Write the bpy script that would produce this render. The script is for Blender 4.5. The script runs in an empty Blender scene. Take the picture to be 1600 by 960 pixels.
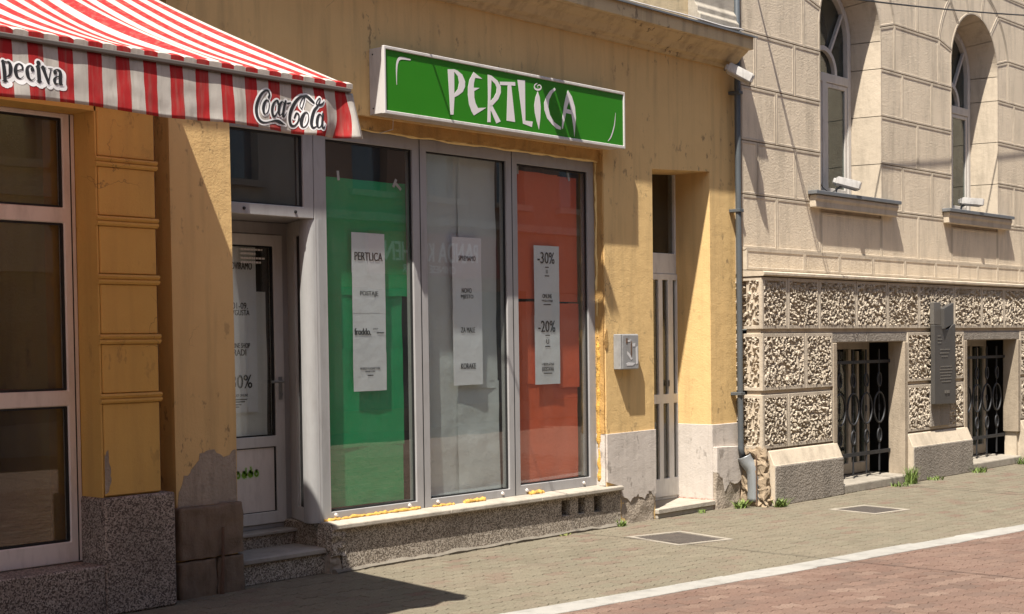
import bpy, bmesh, math, random
from mathutils import Vector, Matrix, noise
from mathutils.geometry import tessellate_polygon
random.seed(7)
SC = bpy.context.scene
COL = SC.collection

# ------------------------------------------------------------------ camera
# x runs along the facades, y points into the buildings, z is up; metres
cam_d = bpy.data.cameras.new('camera')
cam = bpy.data.objects.new('camera', cam_d)
COL.objects.link(cam)
cam_d.sensor_width = 36.0
cam_d.lens = 36.0 * 2308.6 / 1600.0
cam_d.shift_y = 132.0 / 1600.0
cam_d.clip_start = 0.05
cam_d.clip_end = 400
yaw, pitch, roll = math.radians(41.266), math.radians(-1.942), math.radians(-0.741)
Fw = Vector((math.cos(yaw) * math.cos(pitch), math.sin(yaw) * math.cos(pitch), math.sin(pitch)))
Rt = Vector((math.sin(yaw), -math.cos(yaw), 0))
Up = Rt.cross(Fw)
R2 = Rt * math.cos(roll) + Up * math.sin(roll)
U2 = Up * math.cos(roll) - Rt * math.sin(roll)
cam.matrix_world = Matrix.Translation((0, -8.0, 1.66)) @ Matrix((R2, U2, -Fw)).transposed().to_4x4()
SC.camera = cam

# ------------------------------------------------------------------ sky and sun
SUN = Vector((2.42, 1.0, -4.85)).normalized()      # direction the light travels
w = bpy.data.worlds.new('World')
SC.world = w
w.use_nodes = True
nt = w.node_tree
bg = nt.nodes['Background']
sky = nt.nodes.new('ShaderNodeTexSky')
sky.sky_type = 'NISHITA'
sky.sun_disc = False
sky.sun_elevation = math.asin(-SUN.z)
sky.sun_rotation = math.atan2(-SUN.x, -SUN.y)
sky.air_density = 1.0
sky.dust_density = 1.5
nt.links.new(sky.outputs[0], bg.inputs[0])
bg.inputs[1].default_value = 0.085
sd = bpy.data.lights.new('sun', 'SUN')
sd.energy = 5.0
sd.angle = math.radians(0.53)
sd.color = (1.0, 0.945, 0.86)
so = bpy.data.objects.new('sun', sd)
so.rotation_euler = SUN.to_track_quat('-Z', 'Y').to_euler()
so.location = (-10, -4, 20)
COL.objects.link(so)
SC.view_settings.view_transform = 'Standard'
SC.view_settings.look = 'None'
SC.view_settings.gamma = 1.0
SC.view_settings.use_curve_mapping = False
SC.view_settings.exposure = 1.05
SC.render.engine = 'CYCLES'
SC.cycles.max_bounces = 8
SC.cycles.transparent_max_bounces = 16
SC.cycles.caustics_reflective = False
SC.cycles.caustics_refractive = False

# ------------------------------------------------------------------ mesh helpers
class MB:
    def __init__(s):
        s.v = []; s.f = []; s.m = []
    def add(s, vs, fs, m=0):
        o = len(s.v)
        s.v += [tuple(p) for p in vs]
        s.f += [tuple(i + o for i in f) for f in fs]
        s.m += [m] * len(fs)
        return s
    def box(s, x0, x1, y0, y1, z0, z1, m=0):
        return s.add([(x0,y0,z0),(x1,y0,z0),(x1,y1,z0),(x0,y1,z0),(x0,y0,z1),(x1,y0,z1),(x1,y1,z1),(x0,y1,z1)],
                     [(0,3,2,1),(4,5,6,7),(0,1,5,4),(1,2,6,5),(2,3,7,6),(3,0,4,7)], m)
    def hexa(s, c8, m=0):
        return s.add(c8, [(0,3,2,1),(4,5,6,7),(0,1,5,4),(1,2,6,5),(2,3,7,6),(3,0,4,7)], m)
    def slab(s, outer, holes, y0, y1, m=0, back=True):
        """polygon in (x,z) with holes, from y0 (street side) to y1"""
        loops = [outer] + list(holes)
        flat = [p for l in loops for p in l]
        tris = tessellate_polygon([[Vector((p[0], p[1], 0)) for p in l] for l in loops])
        n = len(flat)
        vs = [(p[0], y0, p[1]) for p in flat] + [(p[0], y1, p[1]) for p in flat]
        fs = []
        for a, b, c in tris:
            pa, pb, pc = flat[a], flat[b], flat[c]
            cr = (pb[0]-pa[0])*(pc[1]-pa[1]) - (pb[1]-pa[1])*(pc[0]-pa[0])
            if abs(cr) < 1e-12: continue
            if cr < 0: a, c = c, a
            fs.append((a, b, c))
            if back: fs.append((c+n, b+n, a+n))
        o = 0
        for li, l in enumerate(loops):
            k = len(l)
            ar = sum(l[i][0]*l[(i+1)%k][1] - l[(i+1)%k][0]*l[i][1] for i in range(k))
            flip = (ar < 0) != (li > 0)
            for i in range(k):
                j = (i+1) % k
                q = (o+i, o+i+n, o+j+n, o+j)
                fs.append(tuple(reversed(q)) if flip else q)
            o += k
        for i, q in enumerate(fs):
            pass
        return s.add(vs, fs, m)
    def tube(s, pts, r, n=8, m=0, cap=True):
        pts = [Vector(p) for p in pts]
        rs = r if isinstance(r, (list, tuple)) else [r] * len(pts)
        rings = []
        up = None
        for i, p in enumerate(pts):
            d = (pts[min(i+1, len(pts)-1)] - pts[max(i-1, 0)]).normalized()
            if up is None:
                up = d.orthogonal().normalized()
            else:
                up = (up - d * up.dot(d)).normalized()
            sd_ = d.cross(up)
            rings.append([p + (up*math.cos(2*math.pi*k/n) + sd_*math.sin(2*math.pi*k/n))*rs[i] for k in range(n)])
        vs = [v for g in rings for v in g]
        fs = []
        for i in range(len(pts)-1):
            for k in range(n):
                a = i*n+k; b = i*n+(k+1) % n
                fs.append((a, b, b+n, a+n))
        if cap:
            fs.append(tuple(reversed(range(n))))
            fs.append(tuple(range((len(pts)-1)*n, len(pts)*n)))
        return s.add(vs, fs, m)
    def profile(s, prof, x0, x1, m=0, caps=True):
        """closed (y,z) profile swept along x"""
        n = len(prof)
        vs = [(x0, p[0], p[1]) for p in prof] + [(x1, p[0], p[1]) for p in prof]
        fs = [(i, (i+1) % n, (i+1) % n + n, i+n) for i in range(n)]
        if caps:
            for a, b, c in tessellate_polygon([[Vector((p[0], p[1], 0)) for p in prof]]):
                fs.append((a, b, c)); fs.append((c+n, b+n, a+n))
        return s.add(vs, fs, m)
    def build(s, name, mats, parent=None, bevel=0, smooth=False, seg=1, fix=True):
        me = bpy.data.meshes.new(name)
        me.from_pydata(s.v, [], s.f)
        if not isinstance(mats, (list, tuple)): mats = [mats]
        for mm in mats: me.materials.append(mm)
        if len(mats) > 1: me.polygons.foreach_set('material_index', s.m)
        if bevel or fix:
            bm = bmesh.new(); bm.from_mesh(me)
            if fix:
                bmesh.ops.recalc_face_normals(bm, faces=bm.faces)
            if bevel:
                ed = [e for e in bm.edges if len(e.link_faces) == 2 and e.calc_face_angle(0) > 0.5]
                bmesh.ops.bevel(bm, geom=ed, offset=bevel, segments=seg, affect='EDGES', clamp_overlap=True)
            bm.to_mesh(me); bm.free()
        if smooth:
            me.polygons.foreach_set('use_smooth', [True]*len(me.polygons))
        me.update()
        return link(name, me, parent)

def link(name, me, parent=None):
    o = bpy.data.objects.new(name, me)
    COL.objects.link(o)
    if parent: attach(o, parent)
    return o

def attach(o, parent):
    o.parent = parent
    p = parent; M = Matrix.Identity(4)
    chain = []
    while p:
        chain.append(p); p = p.parent
    for q in reversed(chain):
        M = M @ q.matrix_parent_inverse @ q.matrix_basis
    o.matrix_parent_inverse = M.inverted()

def tag(o, label, cat, group=None):
    o['label'] = label; o['category'] = cat
    if group: o['group'] = group
    return o

def thing(name, loc, label, cat, group=None):
    o = bpy.data.objects.new(name, None)
    o.empty_display_size = 0.2
    o.location = loc
    COL.objects.link(o)
    return tag(o, label, cat, group)

def struct(o, kind='structure'):
    o['kind'] = kind
    return o

def R(x0, x1, z0, z1):
    return [(x0, z0), (x1, z0), (x1, z1), (x0, z1)]

def spline(pts, sub=5):
    out = []
    n = len(pts)
    for i in range(n-1):
        p0 = pts[max(i-1, 0)]; p1 = pts[i]; p2 = pts[i+1]; p3 = pts[min(i+2, n-1)]
        for k in range(sub):
            t = k/sub
            out.append(tuple(0.5*((2*b)+(-a+c)*t+(2*a-5*b+4*c-d)*t*t+(-a+3*b-3*c+d)*t**3) for a, b, c, d in zip(p0, p1, p2, p3)))
    out.append(tuple(pts[-1]))
    return out

def ribbon(mb, pts, ws, y, grow=0.0, thick=0.0015, yfun=None, dx=0.0, dz=0.0):
    """flat brush stroke in (x,z) with round ends"""
    P = spline([(p[0], p[1], q) for p, q in zip(pts, ws)], 6 if len(pts) > 2 else 2)
    L = []; Rr = []
    n = len(P)
    for i, (x, z, wd) in enumerate(P):
        a = P[max(i-1, 0)]; b = P[min(i+1, n-1)]
        tx, tz = b[0]-a[0], b[1]-a[1]
        l = math.hypot(tx, tz) or 1
        h = max(wd, 0.0005)/2 + grow
        L.append((x - tz/l*h + dx, z + tx/l*h + dz)); Rr.append((x + tz/l*h + dx, z - tx/l*h + dz))
    f = yfun or (lambda x, z: 0.0)
    def put(poly, k):
        m = len(poly)
        vs = [(p[0], y + f(*p) - k*0.00003, p[1]) for p in poly]
        mb.add(vs, [tuple(range(m))])
    for i in range(n-1):
        put([L[i], Rr[i], Rr[i+1], L[i+1]], 0)
    for (x, z, wd) in (P[0], P[-1]):
        h = max(wd, 0.0005)/2 + grow
        put([(x+dx+h*math.cos(t*math.pi/5), z+dz+h*math.sin(t*math.pi/5)) for t in range(10)], 1)

_fc = {}
def text_geo(s):
    """letters of the built-in font as (verts, faces) inside a unit box"""
    if s in _fc: return _fc[s]
    cu = bpy.data.curves.new('t', 'FONT')
    cu.body = s
    cu.resolution_u = 3
    ob = bpy.data.objects.new('t', cu)
    COL.objects.link(ob)
    dg = bpy.context.evaluated_depsgraph_get()
    me = bpy.data.meshes.new_from_object(ob.evaluated_get(dg))
    vs = [tuple(v.co) for v in me.vertices]; fs = [tuple(p.vertices) for p in me.polygons]
    bpy.data.objects.remove(ob); bpy.data.meshes.remove(me); bpy.data.curves.remove(cu)
    x0 = min(v[0] for v in vs); x1 = max(v[0] for v in vs)
    z0 = min(v[1] for v in vs); z1 = max(v[1] for v in vs)
    r = ([((v[0]-x0)/(x1-x0), (v[1]-z0)/(z1-z0)) for v in vs], fs)
    _fc[s] = r
    return r

def put_text(mb, s, xc, zc, wid, hei, y, sx=1, bold=0.0, m=0):
    vs, fs = text_geo(s)
    offs = [(0, 0)] if not bold else [(-bold, 0), (0, 0), (bold, 0)]
    for k, (bx, bz) in enumerate(offs):
        V = [(xc + sx*((v[0]-0.5)*wid + bx), y - (0.0001*k)*sx, zc + (v[1]-0.5)*hei + bz) for v in vs]
        mb.add(V, fs, m)

# ------------------------------------------------------------------ material helpers
def mat(name):
    m = bpy.data.materials.new(name)
    m.use_nodes = True
    t = m.node_tree
    b = t.nodes['Principled BSDF']
    return m, t, b
def N(t, kind, **kw):
    n = t.nodes.new(kind)
    for k, v in kw.items():
        if k.startswith('i_'):
            key = k[2:]
            n.inputs[int(key) if key.isdigit() else key.replace('_', ' ')].default_value = v
        else: setattr(n, k, v)
    return n
def coords(t, scale=(1, 1, 1)):
    tc = N(t, 'ShaderNodeTexCoord')
    mp = N(t, 'ShaderNodeMapping')
    mp.inputs['Scale'].default_value = scale
    t.links.new(tc.outputs['Object'], mp.inputs[0])
    return mp.outputs[0]
def nz(t, co, scale, detail=4, rough=0.6):
    n = N(t, 'ShaderNodeTexNoise', i_Scale=scale, i_Detail=detail, i_Roughness=rough)
    t.links.new(co, n.inputs['Vector'])
    return n.outputs['Fac']
def ramp(t, src, stops):
    r = N(t, 'ShaderNodeValToRGB')
    e = r.color_ramp.elements
    e[0].position, e[0].color = stops[0][0], (*stops[0][1], 1)
    e[1].position, e[1].color = stops[-1][0], (*stops[-1][1], 1)
    for p, c in stops[1:-1]:
        x = e.new(p); x.color = (*c, 1)
    t.links.new(src, r.inputs[0])
    return r.outputs[0]
def mixc(t, fac, a, b, mode='MIX'):
    m = N(t, 'ShaderNodeMix', data_type='RGBA', blend_type=mode)
    for s_, v in ((m.inputs[0], fac), (m.inputs[6], a), (m.inputs[7], b)):
        if isinstance(v, (int, float)): s_.default_value = v
        elif isinstance(v, tuple): s_.default_value = (*v, 1) if len(v) == 3 else v
        else: t.links.new(v, s_)
    return m.outputs[2]
def math_(t, op, a, b=0.5):
    m = N(t, 'ShaderNodeMath', operation=op)
    for s_, v in ((m.inputs[0], a), (m.inputs[1], b)):
        if isinstance(v, (int, float)): s_.default_value = v
        else: t.links.new(v, s_)
    return m.outputs[0]
def bump(t, b, h, strength=0.3, dist=0.01):
    n = N(t, 'ShaderNodeBump', i_Strength=strength, i_Distance=dist)
    t.links.new(h, n.inputs['Height'])
    t.links.new(n.outputs[0], b.inputs['Normal'])
def g3(v): return (v, v, v)
def sc(c, k): return tuple(min(1, v*k) for v in c)

def plaster(name, c, spots=0.5, grain=1.0, streak=0.35, var=0.18, dirt=(0.10, 0.075, 0.05)):
    m, t, b = mat(name)
    co = coords(t)
    big = nz(t, co, 0.9, 5, 0.6)
    mid = nz(t, co, 6, 5, 0.65)
    col = mixc(t, big, sc(c, 1-var), sc(c, 1+var*0.7))
    col = mixc(t, math_(t, 'MULTIPLY', mid, 0.35), col, sc(c, 0.72))
    st = nz(t, coords(t, (5.5, 5.5, 0.45)), 1.6, 4, 0.6)
    sm = ramp(t, st, [(0.48, g3(0)), (0.70, g3(streak))])
    col = mixc(t, sm, col, mixc(t, 0.55, c, dirt))
    if spots:
        sp = ramp(t, nz(t, coords(t, (9, 9, 5)), 1.3, 3, 0.7), [(0.585, g3(0)), (0.66, g3(spots))])
        gate = ramp(t, nz(t, co, 1.1, 2), [(0.45, g3(0)), (0.6, g3(1))])
        col = mixc(t, math_(t, 'MULTIPLY', sp, gate), col, dirt)
    dv = N(t, 'ShaderNodeTexNoise', i_Scale=2.2, i_Detail=5)
    t.links.new(co, dv.inputs['Vector'])
    wp_ = N(t, 'ShaderNodeVectorMath', operation='ADD')
    t.links.new(co, wp_.inputs[0]); t.links.new(dv.outputs['Color'], wp_.inputs[1])
    vo = N(t, 'ShaderNodeTexVoronoi', feature='DISTANCE_TO_EDGE', i_Scale=0.8)
    t.links.new(wp_.outputs[0], vo.inputs['Vector'])
    ck = ramp(t, vo.outputs['Distance'], [(0.0, g3(0.6)), (0.004, g3(0))])
    gt = ramp(t, nz(t, co, 0.8, 2), [(0.57, g3(0)), (0.62, g3(1))])
    ckm = math_(t, 'MULTIPLY', ck, gt)
    col = mixc(t, ckm, col, dirt)
    t.links.new(col, b.inputs['Base Color'])
    b.inputs['Roughness'].default_value = 0.9
    b.inputs['Specular IOR Level'].default_value = 0.15
    fine = nz(t, co, 60, 4, 0.7)
    wavy = nz(t, co, 7, 3, 0.5)
    h = math_(t, 'ADD', math_(t, 'MULTIPLY', fine, 0.5*grain), math_(t, 'MULTIPLY', wavy, 0.9))
    bump(t, b, h, 0.55, 0.012)
    return m
def stone(name, c, var=0.2, grain=1.0, scale=1.0, pits=0.0, rough=0.88, wav=1.0):
    m, t, b = mat(name)
    co = coords(t)
    col = mixc(t, nz(t, co, 1.7*scale, 5, 0.65), sc(c, 1-var*1.2), sc(c, 1+var))
    oi = N(t, 'ShaderNodeObjectInfo')
    col = mixc(t, math_(t, 'MULTIPLY', oi.outputs['Random'], 0.22), col, sc(c, 0.74))
    drt = ramp(t, nz(t, coords(t, (4, 4, 0.8)), 1.5*scale, 5, 0.7), [(0.47, g3(0)), (0.72, g3(0.5))])
    col = mixc(t, drt, col, sc(c, 0.42))
    t.links.new(col, b.inputs['Base Color'])
    b.inputs['Roughness'].default_value = rough
    b.inputs['Specular IOR Level'].default_value = 0.2
    h = math_(t, 'ADD', math_(t, 'MULTIPLY', nz(t, co, 60, 4, 0.7), 0.5*grain), math_(t, 'MULTIPLY', nz(t, co, 11, 4, 0.6), wav))
    if pits:
        v = N(t, 'ShaderNodeTexVoronoi', i_Scale=45.0)
        t.links.new(co, v.inputs['Vector'])
        h = math_(t, 'ADD', h, math_(t, 'MULTIPLY', v.outputs['Distance'], pits))
    bump(t, b, h, 0.5, 0.012)
    return m
def terrazzo(name, base, chip, dark):
    m, t, b = mat(name)
    co = coords(t)
    v = N(t, 'ShaderNodeTexVoronoi', i_Scale=125.0, i_Randomness=1.0)
    t.links.new(co, v.inputs['Vector'])
    sep = N(t, 'ShaderNodeSeparateColor')
    t.links.new(v.outputs['Color'], sep.inputs[0])
    col = ramp(t, sep.outputs[0], [(0.0, dark), (0.36, dark), (0.42, base), (0.72, base), (0.8, chip), (1.0, chip)])
    col = mixc(t, ramp(t, nz(t, co, 2.2, 5), [(0.42, g3(0)), (0.75, g3(0.45))]), col, dark)
    t.links.new(col, b.inputs['Base Color'])
    b.inputs['Roughness'].default_value = 0.75
    b.inputs['Specular IOR Level'].default_value = 0.25
    bump(t, b, math_(t, 'ADD', sep.outputs[1], nz(t, co, 30, 3)), 0.25, 0.006)
    return m
def plain(name, c, rough=0.5, metal=0.0, var=0.08, scale=6, spec=0.4, bstr=0.0, bscale=30, dirt=0.0):
    m, t, b = mat(name)
    co = coords(t)
    col = mixc(t, nz(t, co, scale, 4), sc(c, 1-var), sc(c, 1+var))
    if dirt:
        d = ramp(t, nz(t, coords(t, (6, 6, 1.4)), 2.2, 5, 0.7), [(0.48, g3(0)), (0.75, g3(dirt))])
        col = mixc(t, d, col, (0.09, 0.075, 0.055))
    t.links.new(col, b.inputs['Base Color'])
    b.inputs['Roughness'].default_value = rough
    b.inputs['Metallic'].default_value = metal
    b.inputs['Specular IOR Level'].default_value = spec
    if bstr: bump(t, b, nz(t, co, bscale, 4), bstr, 0.01)
    return m
def glass(name, tint=(0.95, 0.97, 0.955), r0=0.085, wob=0.03, dust=0.016):
    m, t, b = mat(name)
    t.nodes.remove(b)
    out = t.nodes['Material Output']
    tr = N(t, 'ShaderNodeBsdfTransparent'); tr.inputs[0].default_value = (*tint, 1)
    gl = N(t, 'ShaderNodeBsdfGlossy'); gl.inputs['Roughness'].default_value = 0.0
    gl.inputs[0].default_value = (1, 1, 1, 1)
    lw = N(t, 'ShaderNodeLayerWeight')
    p5 = math_(t, 'POWER', lw.outputs['Facing'], 5.0)
    fac = math_(t, 'ADD', math_(t, 'MULTIPLY', p5, 1-r0), r0)
    bn = N(t, 'ShaderNodeBump', i_Strength=wob, i_Distance=0.02)
    t.links.new(nz(t, coords(t), 2.3, 1, 0.4), bn.inputs['Height'])
    t.links.new(bn.outputs[0], gl.inputs['Normal'])
    mx = N(t, 'ShaderNodeMixShader')
    t.links.new(fac, mx.inputs[0]); t.links.new(tr.outputs[0], mx.inputs[1]); t.links.new(gl.outputs[0], mx.inputs[2])
    df = N(t, 'ShaderNodeBsdfDiffuse'); df.inputs[0].default_value = (0.62, 0.60, 0.55, 1)
    sm_ = ramp(t, nz(t, coords(t, (3, 3, 1.2)), 1.6, 5, 0.7), [(0.35, g3(dust*0.4)), (0.75, g3(dust*1.8))])
    m2 = N(t, 'ShaderNodeMixShader')
    t.links.new(sm_, m2.inputs[0]); t.links.new(mx.outputs[0], m2.inputs[1]); t.links.new(df.outputs[0], m2.inputs[2])
    t.links.new(m2.outputs[0], out.inputs[0])
    return m
def sheet(name, c, wr=0.5, scale=3.0, trans=0.0):
    m, t, b = mat(name)
    co = coords(t)
    t.links.new(mixc(t, nz(t, co, 1.6, 3), sc(c, 0.9), sc(c, 1.08)), b.inputs['Base Color'])
    b.inputs['Roughness'].default_value = 0.6
    b.inputs['Specular IOR Level'].default_value = 0.25
    bump(t, b, nz(t, co, scale, 5, 0.55), wr, 0.03)
    return m
def pavers_mat(name, cols, obj=True, joint=0.55):
    m, t, b = mat(name)
    if obj:
        src = N(t, 'ShaderNodeObjectInfo').outputs['Random']
    else:
        src = N(t, 'ShaderNodeAttribute', attribute_name='rnd').outputs['Fac']
    k = len(cols)
    col = ramp(t, src, [(i/(k-1), c) for i, c in enumerate(cols)])
    geo = N(t, 'ShaderNodeNewGeometry')
    pos = geo.outputs['Position']
    patch = ramp(t, nz(t, pos, 0.55, 5, 0.65), [(0.4, g3(0)), (0.72, g3(0.6))])
    avg = tuple(sum(c[i] for c in cols)/k for i in range(3))
    col = mixc(t, patch, col, sc(avg, 1.25))
    col = mixc(t, ramp(t, nz(t, pos, 75, 4, 0.75), [(0.40, g3(0)), (0.68, g3(0.85))]), col, sc(avg, 0.55))
    drt = ramp(t, nz(t, pos, 3.5, 5, 0.7), [(0.55, g3(0)), (0.8, g3(0.5))])
    col = mixc(t, drt, col, sc(avg, 0.5))
    t.links.new(col, b.inputs['Base Color'])
    b.inputs['Roughness'].default_value = 0.92
    b.inputs['Specular IOR Level'].default_value = 0.15
    bump(t, b, nz(t, pos, 160, 3, 0.7), 0.4, 0.006)
    return m

YEL = (0.70, 0.48, 0.215)
M = {}
M['yellow'] = plaster('yellow_plaster', YEL, spots=0.6, streak=0.45)
M['ochre'] = plaster('ochre_plaster', (0.62, 0.385, 0.115), spots=0.3, streak=0.25)
M['brown'] = plaster('brown_plaster', (0.30, 0.17, 0.10), spots=0.5)
M['cream'] = plaster('cream_plaster', (0.66, 0.52, 0.32), spots=0.2)
M['patch'] = plaster('patched_plaster', (0.52, 0.31, 0.11), spots=0.9, grain=2.0, streak=0.6, var=0.3)
M['plinth'] = plaster('plinth_paint', (0.56, 0.50, 0.44), spots=0.5, streak=0.4, var=0.14, dirt=(0.12, 0.10, 0.08))
M['cornice'] = plaster('cornice_plaster', (0.56, 0.43, 0.25), spots=1.0, streak=0.7, var=0.25)
M['render'] = stone('bare_render', (0.36, 0.30, 0.235), var=0.35, grain=3.0, scale=3.0, pits=0.8)
M['terrazzo'] = terrazzo('terrazzo', (0.33, 0.28, 0.22), (0.50, 0.44, 0.36), (0.13, 0.105, 0.08))
M['terrazzo_red'] = terrazzo('terrazzo_reddish', (0.29, 0.235, 0.19), (0.42, 0.36, 0.30), (0.095, 0.075, 0.06))
M['oldstone'] = stone('old_stone', (0.21, 0.152, 0.105), var=0.4, grain=2.6, scale=3.0)
M['sill'] = stone('sill_stone', (0.40, 0.355, 0.29), var=0.2)
M['mortar'] = stone('old_mortar', (0.20, 0.175, 0.14), var=0.3, grain=2.0)
M['jamb'] = stone('shade_darkened_jamb', (0.35, 0.285, 0.21), var=0.3, grain=1.4)  # jamb stone darkened to stand in for shade inside the basement openings
M['slab'] = stone('step_slab', (0.34, 0.31, 0.27), var=0.2, rough=0.6)
M['ashlar'] = stone('ashlar_stone', (0.67, 0.56, 0.415), var=0.17, grain=2.4, pits=0.2, wav=0.25)
M['smooth'] = stone('dressed_stone', (0.50, 0.42, 0.318), var=0.14, grain=0.5)
M['rough'] = stone('vermiculated_stone', (0.47, 0.40, 0.31), var=0.13, grain=1.2)
M['plinth_stone'] = stone('grey_plinth_stone', (0.27, 0.235, 0.195), var=0.16, grain=1.6, pits=0.8)
M['rubble'] = stone('rubble_core', (0.36, 0.275, 0.185), var=0.3, grain=2.5)
M['alu'] = plain('grey_aluminium', (0.335, 0.325, 0.318), rough=0.42, var=0.05, dirt=0.25)
M['alu_light'] = plain('pale_aluminium', (0.56, 0.55, 0.53), rough=0.45, var=0.05, dirt=0.2)
M['post'] = plain('post_aluminium', (0.31, 0.307, 0.30), rough=0.45, var=0.05, dirt=0.2)
M['white'] = plain('white_lacquer', (0.68, 0.62, 0.57), rough=0.45, var=0.05, dirt=0.25)
M['door_white'] = plain('door_paint', (0.64, 0.63, 0.60), rough=0.45, var=0.05, dirt=0.3)
M['gasket'] = plain('black_gasket', (0.012, 0.012, 0.012), rough=0.6)
M['glass'] = glass('window_glass')
M['glass_b'] = glass('bakery_glass', tint=(0.72, 0.72, 0.68), r0=0.06, dust=0.015)
M['glass_old'] = glass('old_window_glass', tint=(0.62, 0.70, 0.68), r0=0.06, wob=0.12, dust=0.02)
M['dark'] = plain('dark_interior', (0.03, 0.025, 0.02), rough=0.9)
M['wood'] = plain('interior_wood', (0.10, 0.045, 0.022), rough=0.6)
M['shelf'] = plain('shelf_wood', (0.30, 0.11, 0.05), rough=0.5)
M['green_sheet'] = sheet('green_paper', (0.012, 0.36, 0.125))
M['grey_sheet'] = sheet('grey_packing_paper', (0.57, 0.60, 0.60), wr=0.9, scale=2.2)
M['red_sheet'] = sheet('red_paper', (0.78, 0.14, 0.055))
M['door_paper'] = sheet('pale_packing_paper', (0.80, 0.79, 0.76), wr=0.7, scale=5)
M['paper'] = sheet('white_paper', (0.84, 0.84, 0.87), wr=0.25, scale=7)
M['curtain'] = sheet('pale_cloth', (0.42, 0.42, 0.39), wr=0.6, scale=5)
M['ink'] = plain('black_ink', (0.02, 0.02, 0.022), rough=0.7)
M['foam'] = plain('expanding_foam', (0.58, 0.33, 0.07), rough=0.85, var=0.4, scale=40, bstr=0.9, bscale=70, dirt=0.3)
M['foam_pale'] = plain('pale_foam', (0.78, 0.58, 0.25), rough=0.8, var=0.25, scale=14, bstr=0.5)
M['sign_green'] = plain('sign_green', (0.028, 0.19, 0.012), rough=0.22, var=0.12, scale=1.5, spec=0.5)
M['sign_white'] = plain('sign_white', (0.66, 0.62, 0.60), rough=0.35, var=0.03)
M['sign_case'] = plain('sign_case', (0.52, 0.49, 0.46), rough=0.45, var=0.05, dirt=0.3)
M['galv'] = plain('galvanised_steel', (0.30, 0.315, 0.32), rough=0.45, metal=0.4, var=0.15, dirt=0.25)
M['pipe'] = plain('pipe_paint', (0.075, 0.085, 0.092), rough=0.5, var=0.2, dirt=0.4)
M['iron'] = plain('wrought_iron', (0.018, 0.018, 0.02), rough=0.55, spec=0.5)
M['rust'] = plain('rusty_iron', (0.12, 0.07, 0.045), rough=0.85, var=0.4, scale=20, bstr=0.3)
M['bronze'] = plain('plaque_bronze', (0.085, 0.078, 0.07), rough=0.5, metal=0.3, var=0.2, scale=5)
M['bronze_hi'] = plain('plaque_relief', (0.17, 0.155, 0.135), rough=0.45, metal=0.4)
M['zinc'] = plain('zinc_sheet', (0.17, 0.175, 0.18), rough=0.5, metal=0.3, var=0.2, dirt=0.3)
M['lamp_case'] = plain('lamp_case', (0.50, 0.48, 0.45), rough=0.5, dirt=0.5)
M['lamp_dark'] = plain('lamp_glass', (0.20, 0.18, 0.17), rough=0.25)
M['old_frame'] = plain('grey_window_paint', (0.52, 0.48, 0.43), rough=0.6, dirt=0.35)
M['beige_frame'] = plain('beige_window_paint', (0.42, 0.36, 0.28), rough=0.6, dirt=0.35)
M['box'] = plain('meter_box', (0.26, 0.258, 0.252), rough=0.55, var=0.3, scale=14, dirt=0.4)
M['scrap'] = plain('torn_sticker', (0.52, 0.51, 0.50), rough=0.7)
M['cord'] = plain('black_cable', (0.02, 0.02, 0.02), rough=0.6)
M['weed'] = plain('weed_green', (0.12, 0.17, 0.035), rough=0.6, var=0.4, scale=30)
M['moss'] = plain('dry_moss', (0.16, 0.17, 0.05), rough=0.9, var=0.4, scale=30)
M['logo_green'] = plain('logo_green', (0.14, 0.30, 0.02), rough=0.5)
M['logo_pale'] = plain('logo_outline', (0.52, 0.60, 0.40), rough=0.5)
M['vinyl_white'] = plain('white_vinyl', (0.80, 0.78, 0.76), rough=0.5)
M['tile'] = terrazzo('pink_tile', (0.45, 0.28, 0.22), (0.6, 0.45, 0.38), (0.25, 0.13, 0.10))
M['cast'] = plain('cast_iron', (0.085, 0.072, 0.062), rough=0.7, var=0.3, scale=20, bstr=0.3)
M['concrete'] = stone('pale_concrete', (0.30, 0.265, 0.215), var=0.2)
M['kerb'] = stone('white_kerb', (0.31, 0.295, 0.265), var=0.25, grain=1.5)
M['bedding'] = stone('paver_joint', (0.15, 0.132, 0.102), var=0.2)
GC = [(0.144, 0.123, 0.087), (0.178, 0.157, 0.111), (0.163, 0.146, 0.105), (0.202, 0.176, 0.126), (0.171, 0.142, 0.103), (0.182, 0.162, 0.116)]
RC = [(0.137, 0.083, 0.063), (0.172, 0.109, 0.084), (0.125, 0.087, 0.069), (0.2, 0.131, 0.1), (0.153, 0.097, 0.073), (0.242, 0.172, 0.132)]
GC.append((0.165, 0.108, 0.082))
M['pg'] = pavers_mat('grey_paver', GC); M['pgs'] = pavers_mat('grey_paver_field', GC, False)
M['pr'] = pavers_mat('red_paver', RC); M['prs'] = pavers_mat('red_paver_field', RC, False)
M['street_far'] = stone('far_paving', (0.18, 0.125, 0.098), var=0.2)
M['opp'] = plaster('brown_facade', (0.34, 0.235, 0.17), spots=0)
M['opp2'] = plaster('grey_facade', (0.42, 0.38, 0.32), spots=0)
M['opp_red'] = plain('red_fascia', (0.36, 0.10, 0.07), rough=0.6)
M['canvas'] = plain('white_canvas', (0.34, 0.33, 0.30), rough=0.9)
M['sky_pane'] = plain('far_window', (0.09, 0.11, 0.13), rough=0.05, spec=0.8)

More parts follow.
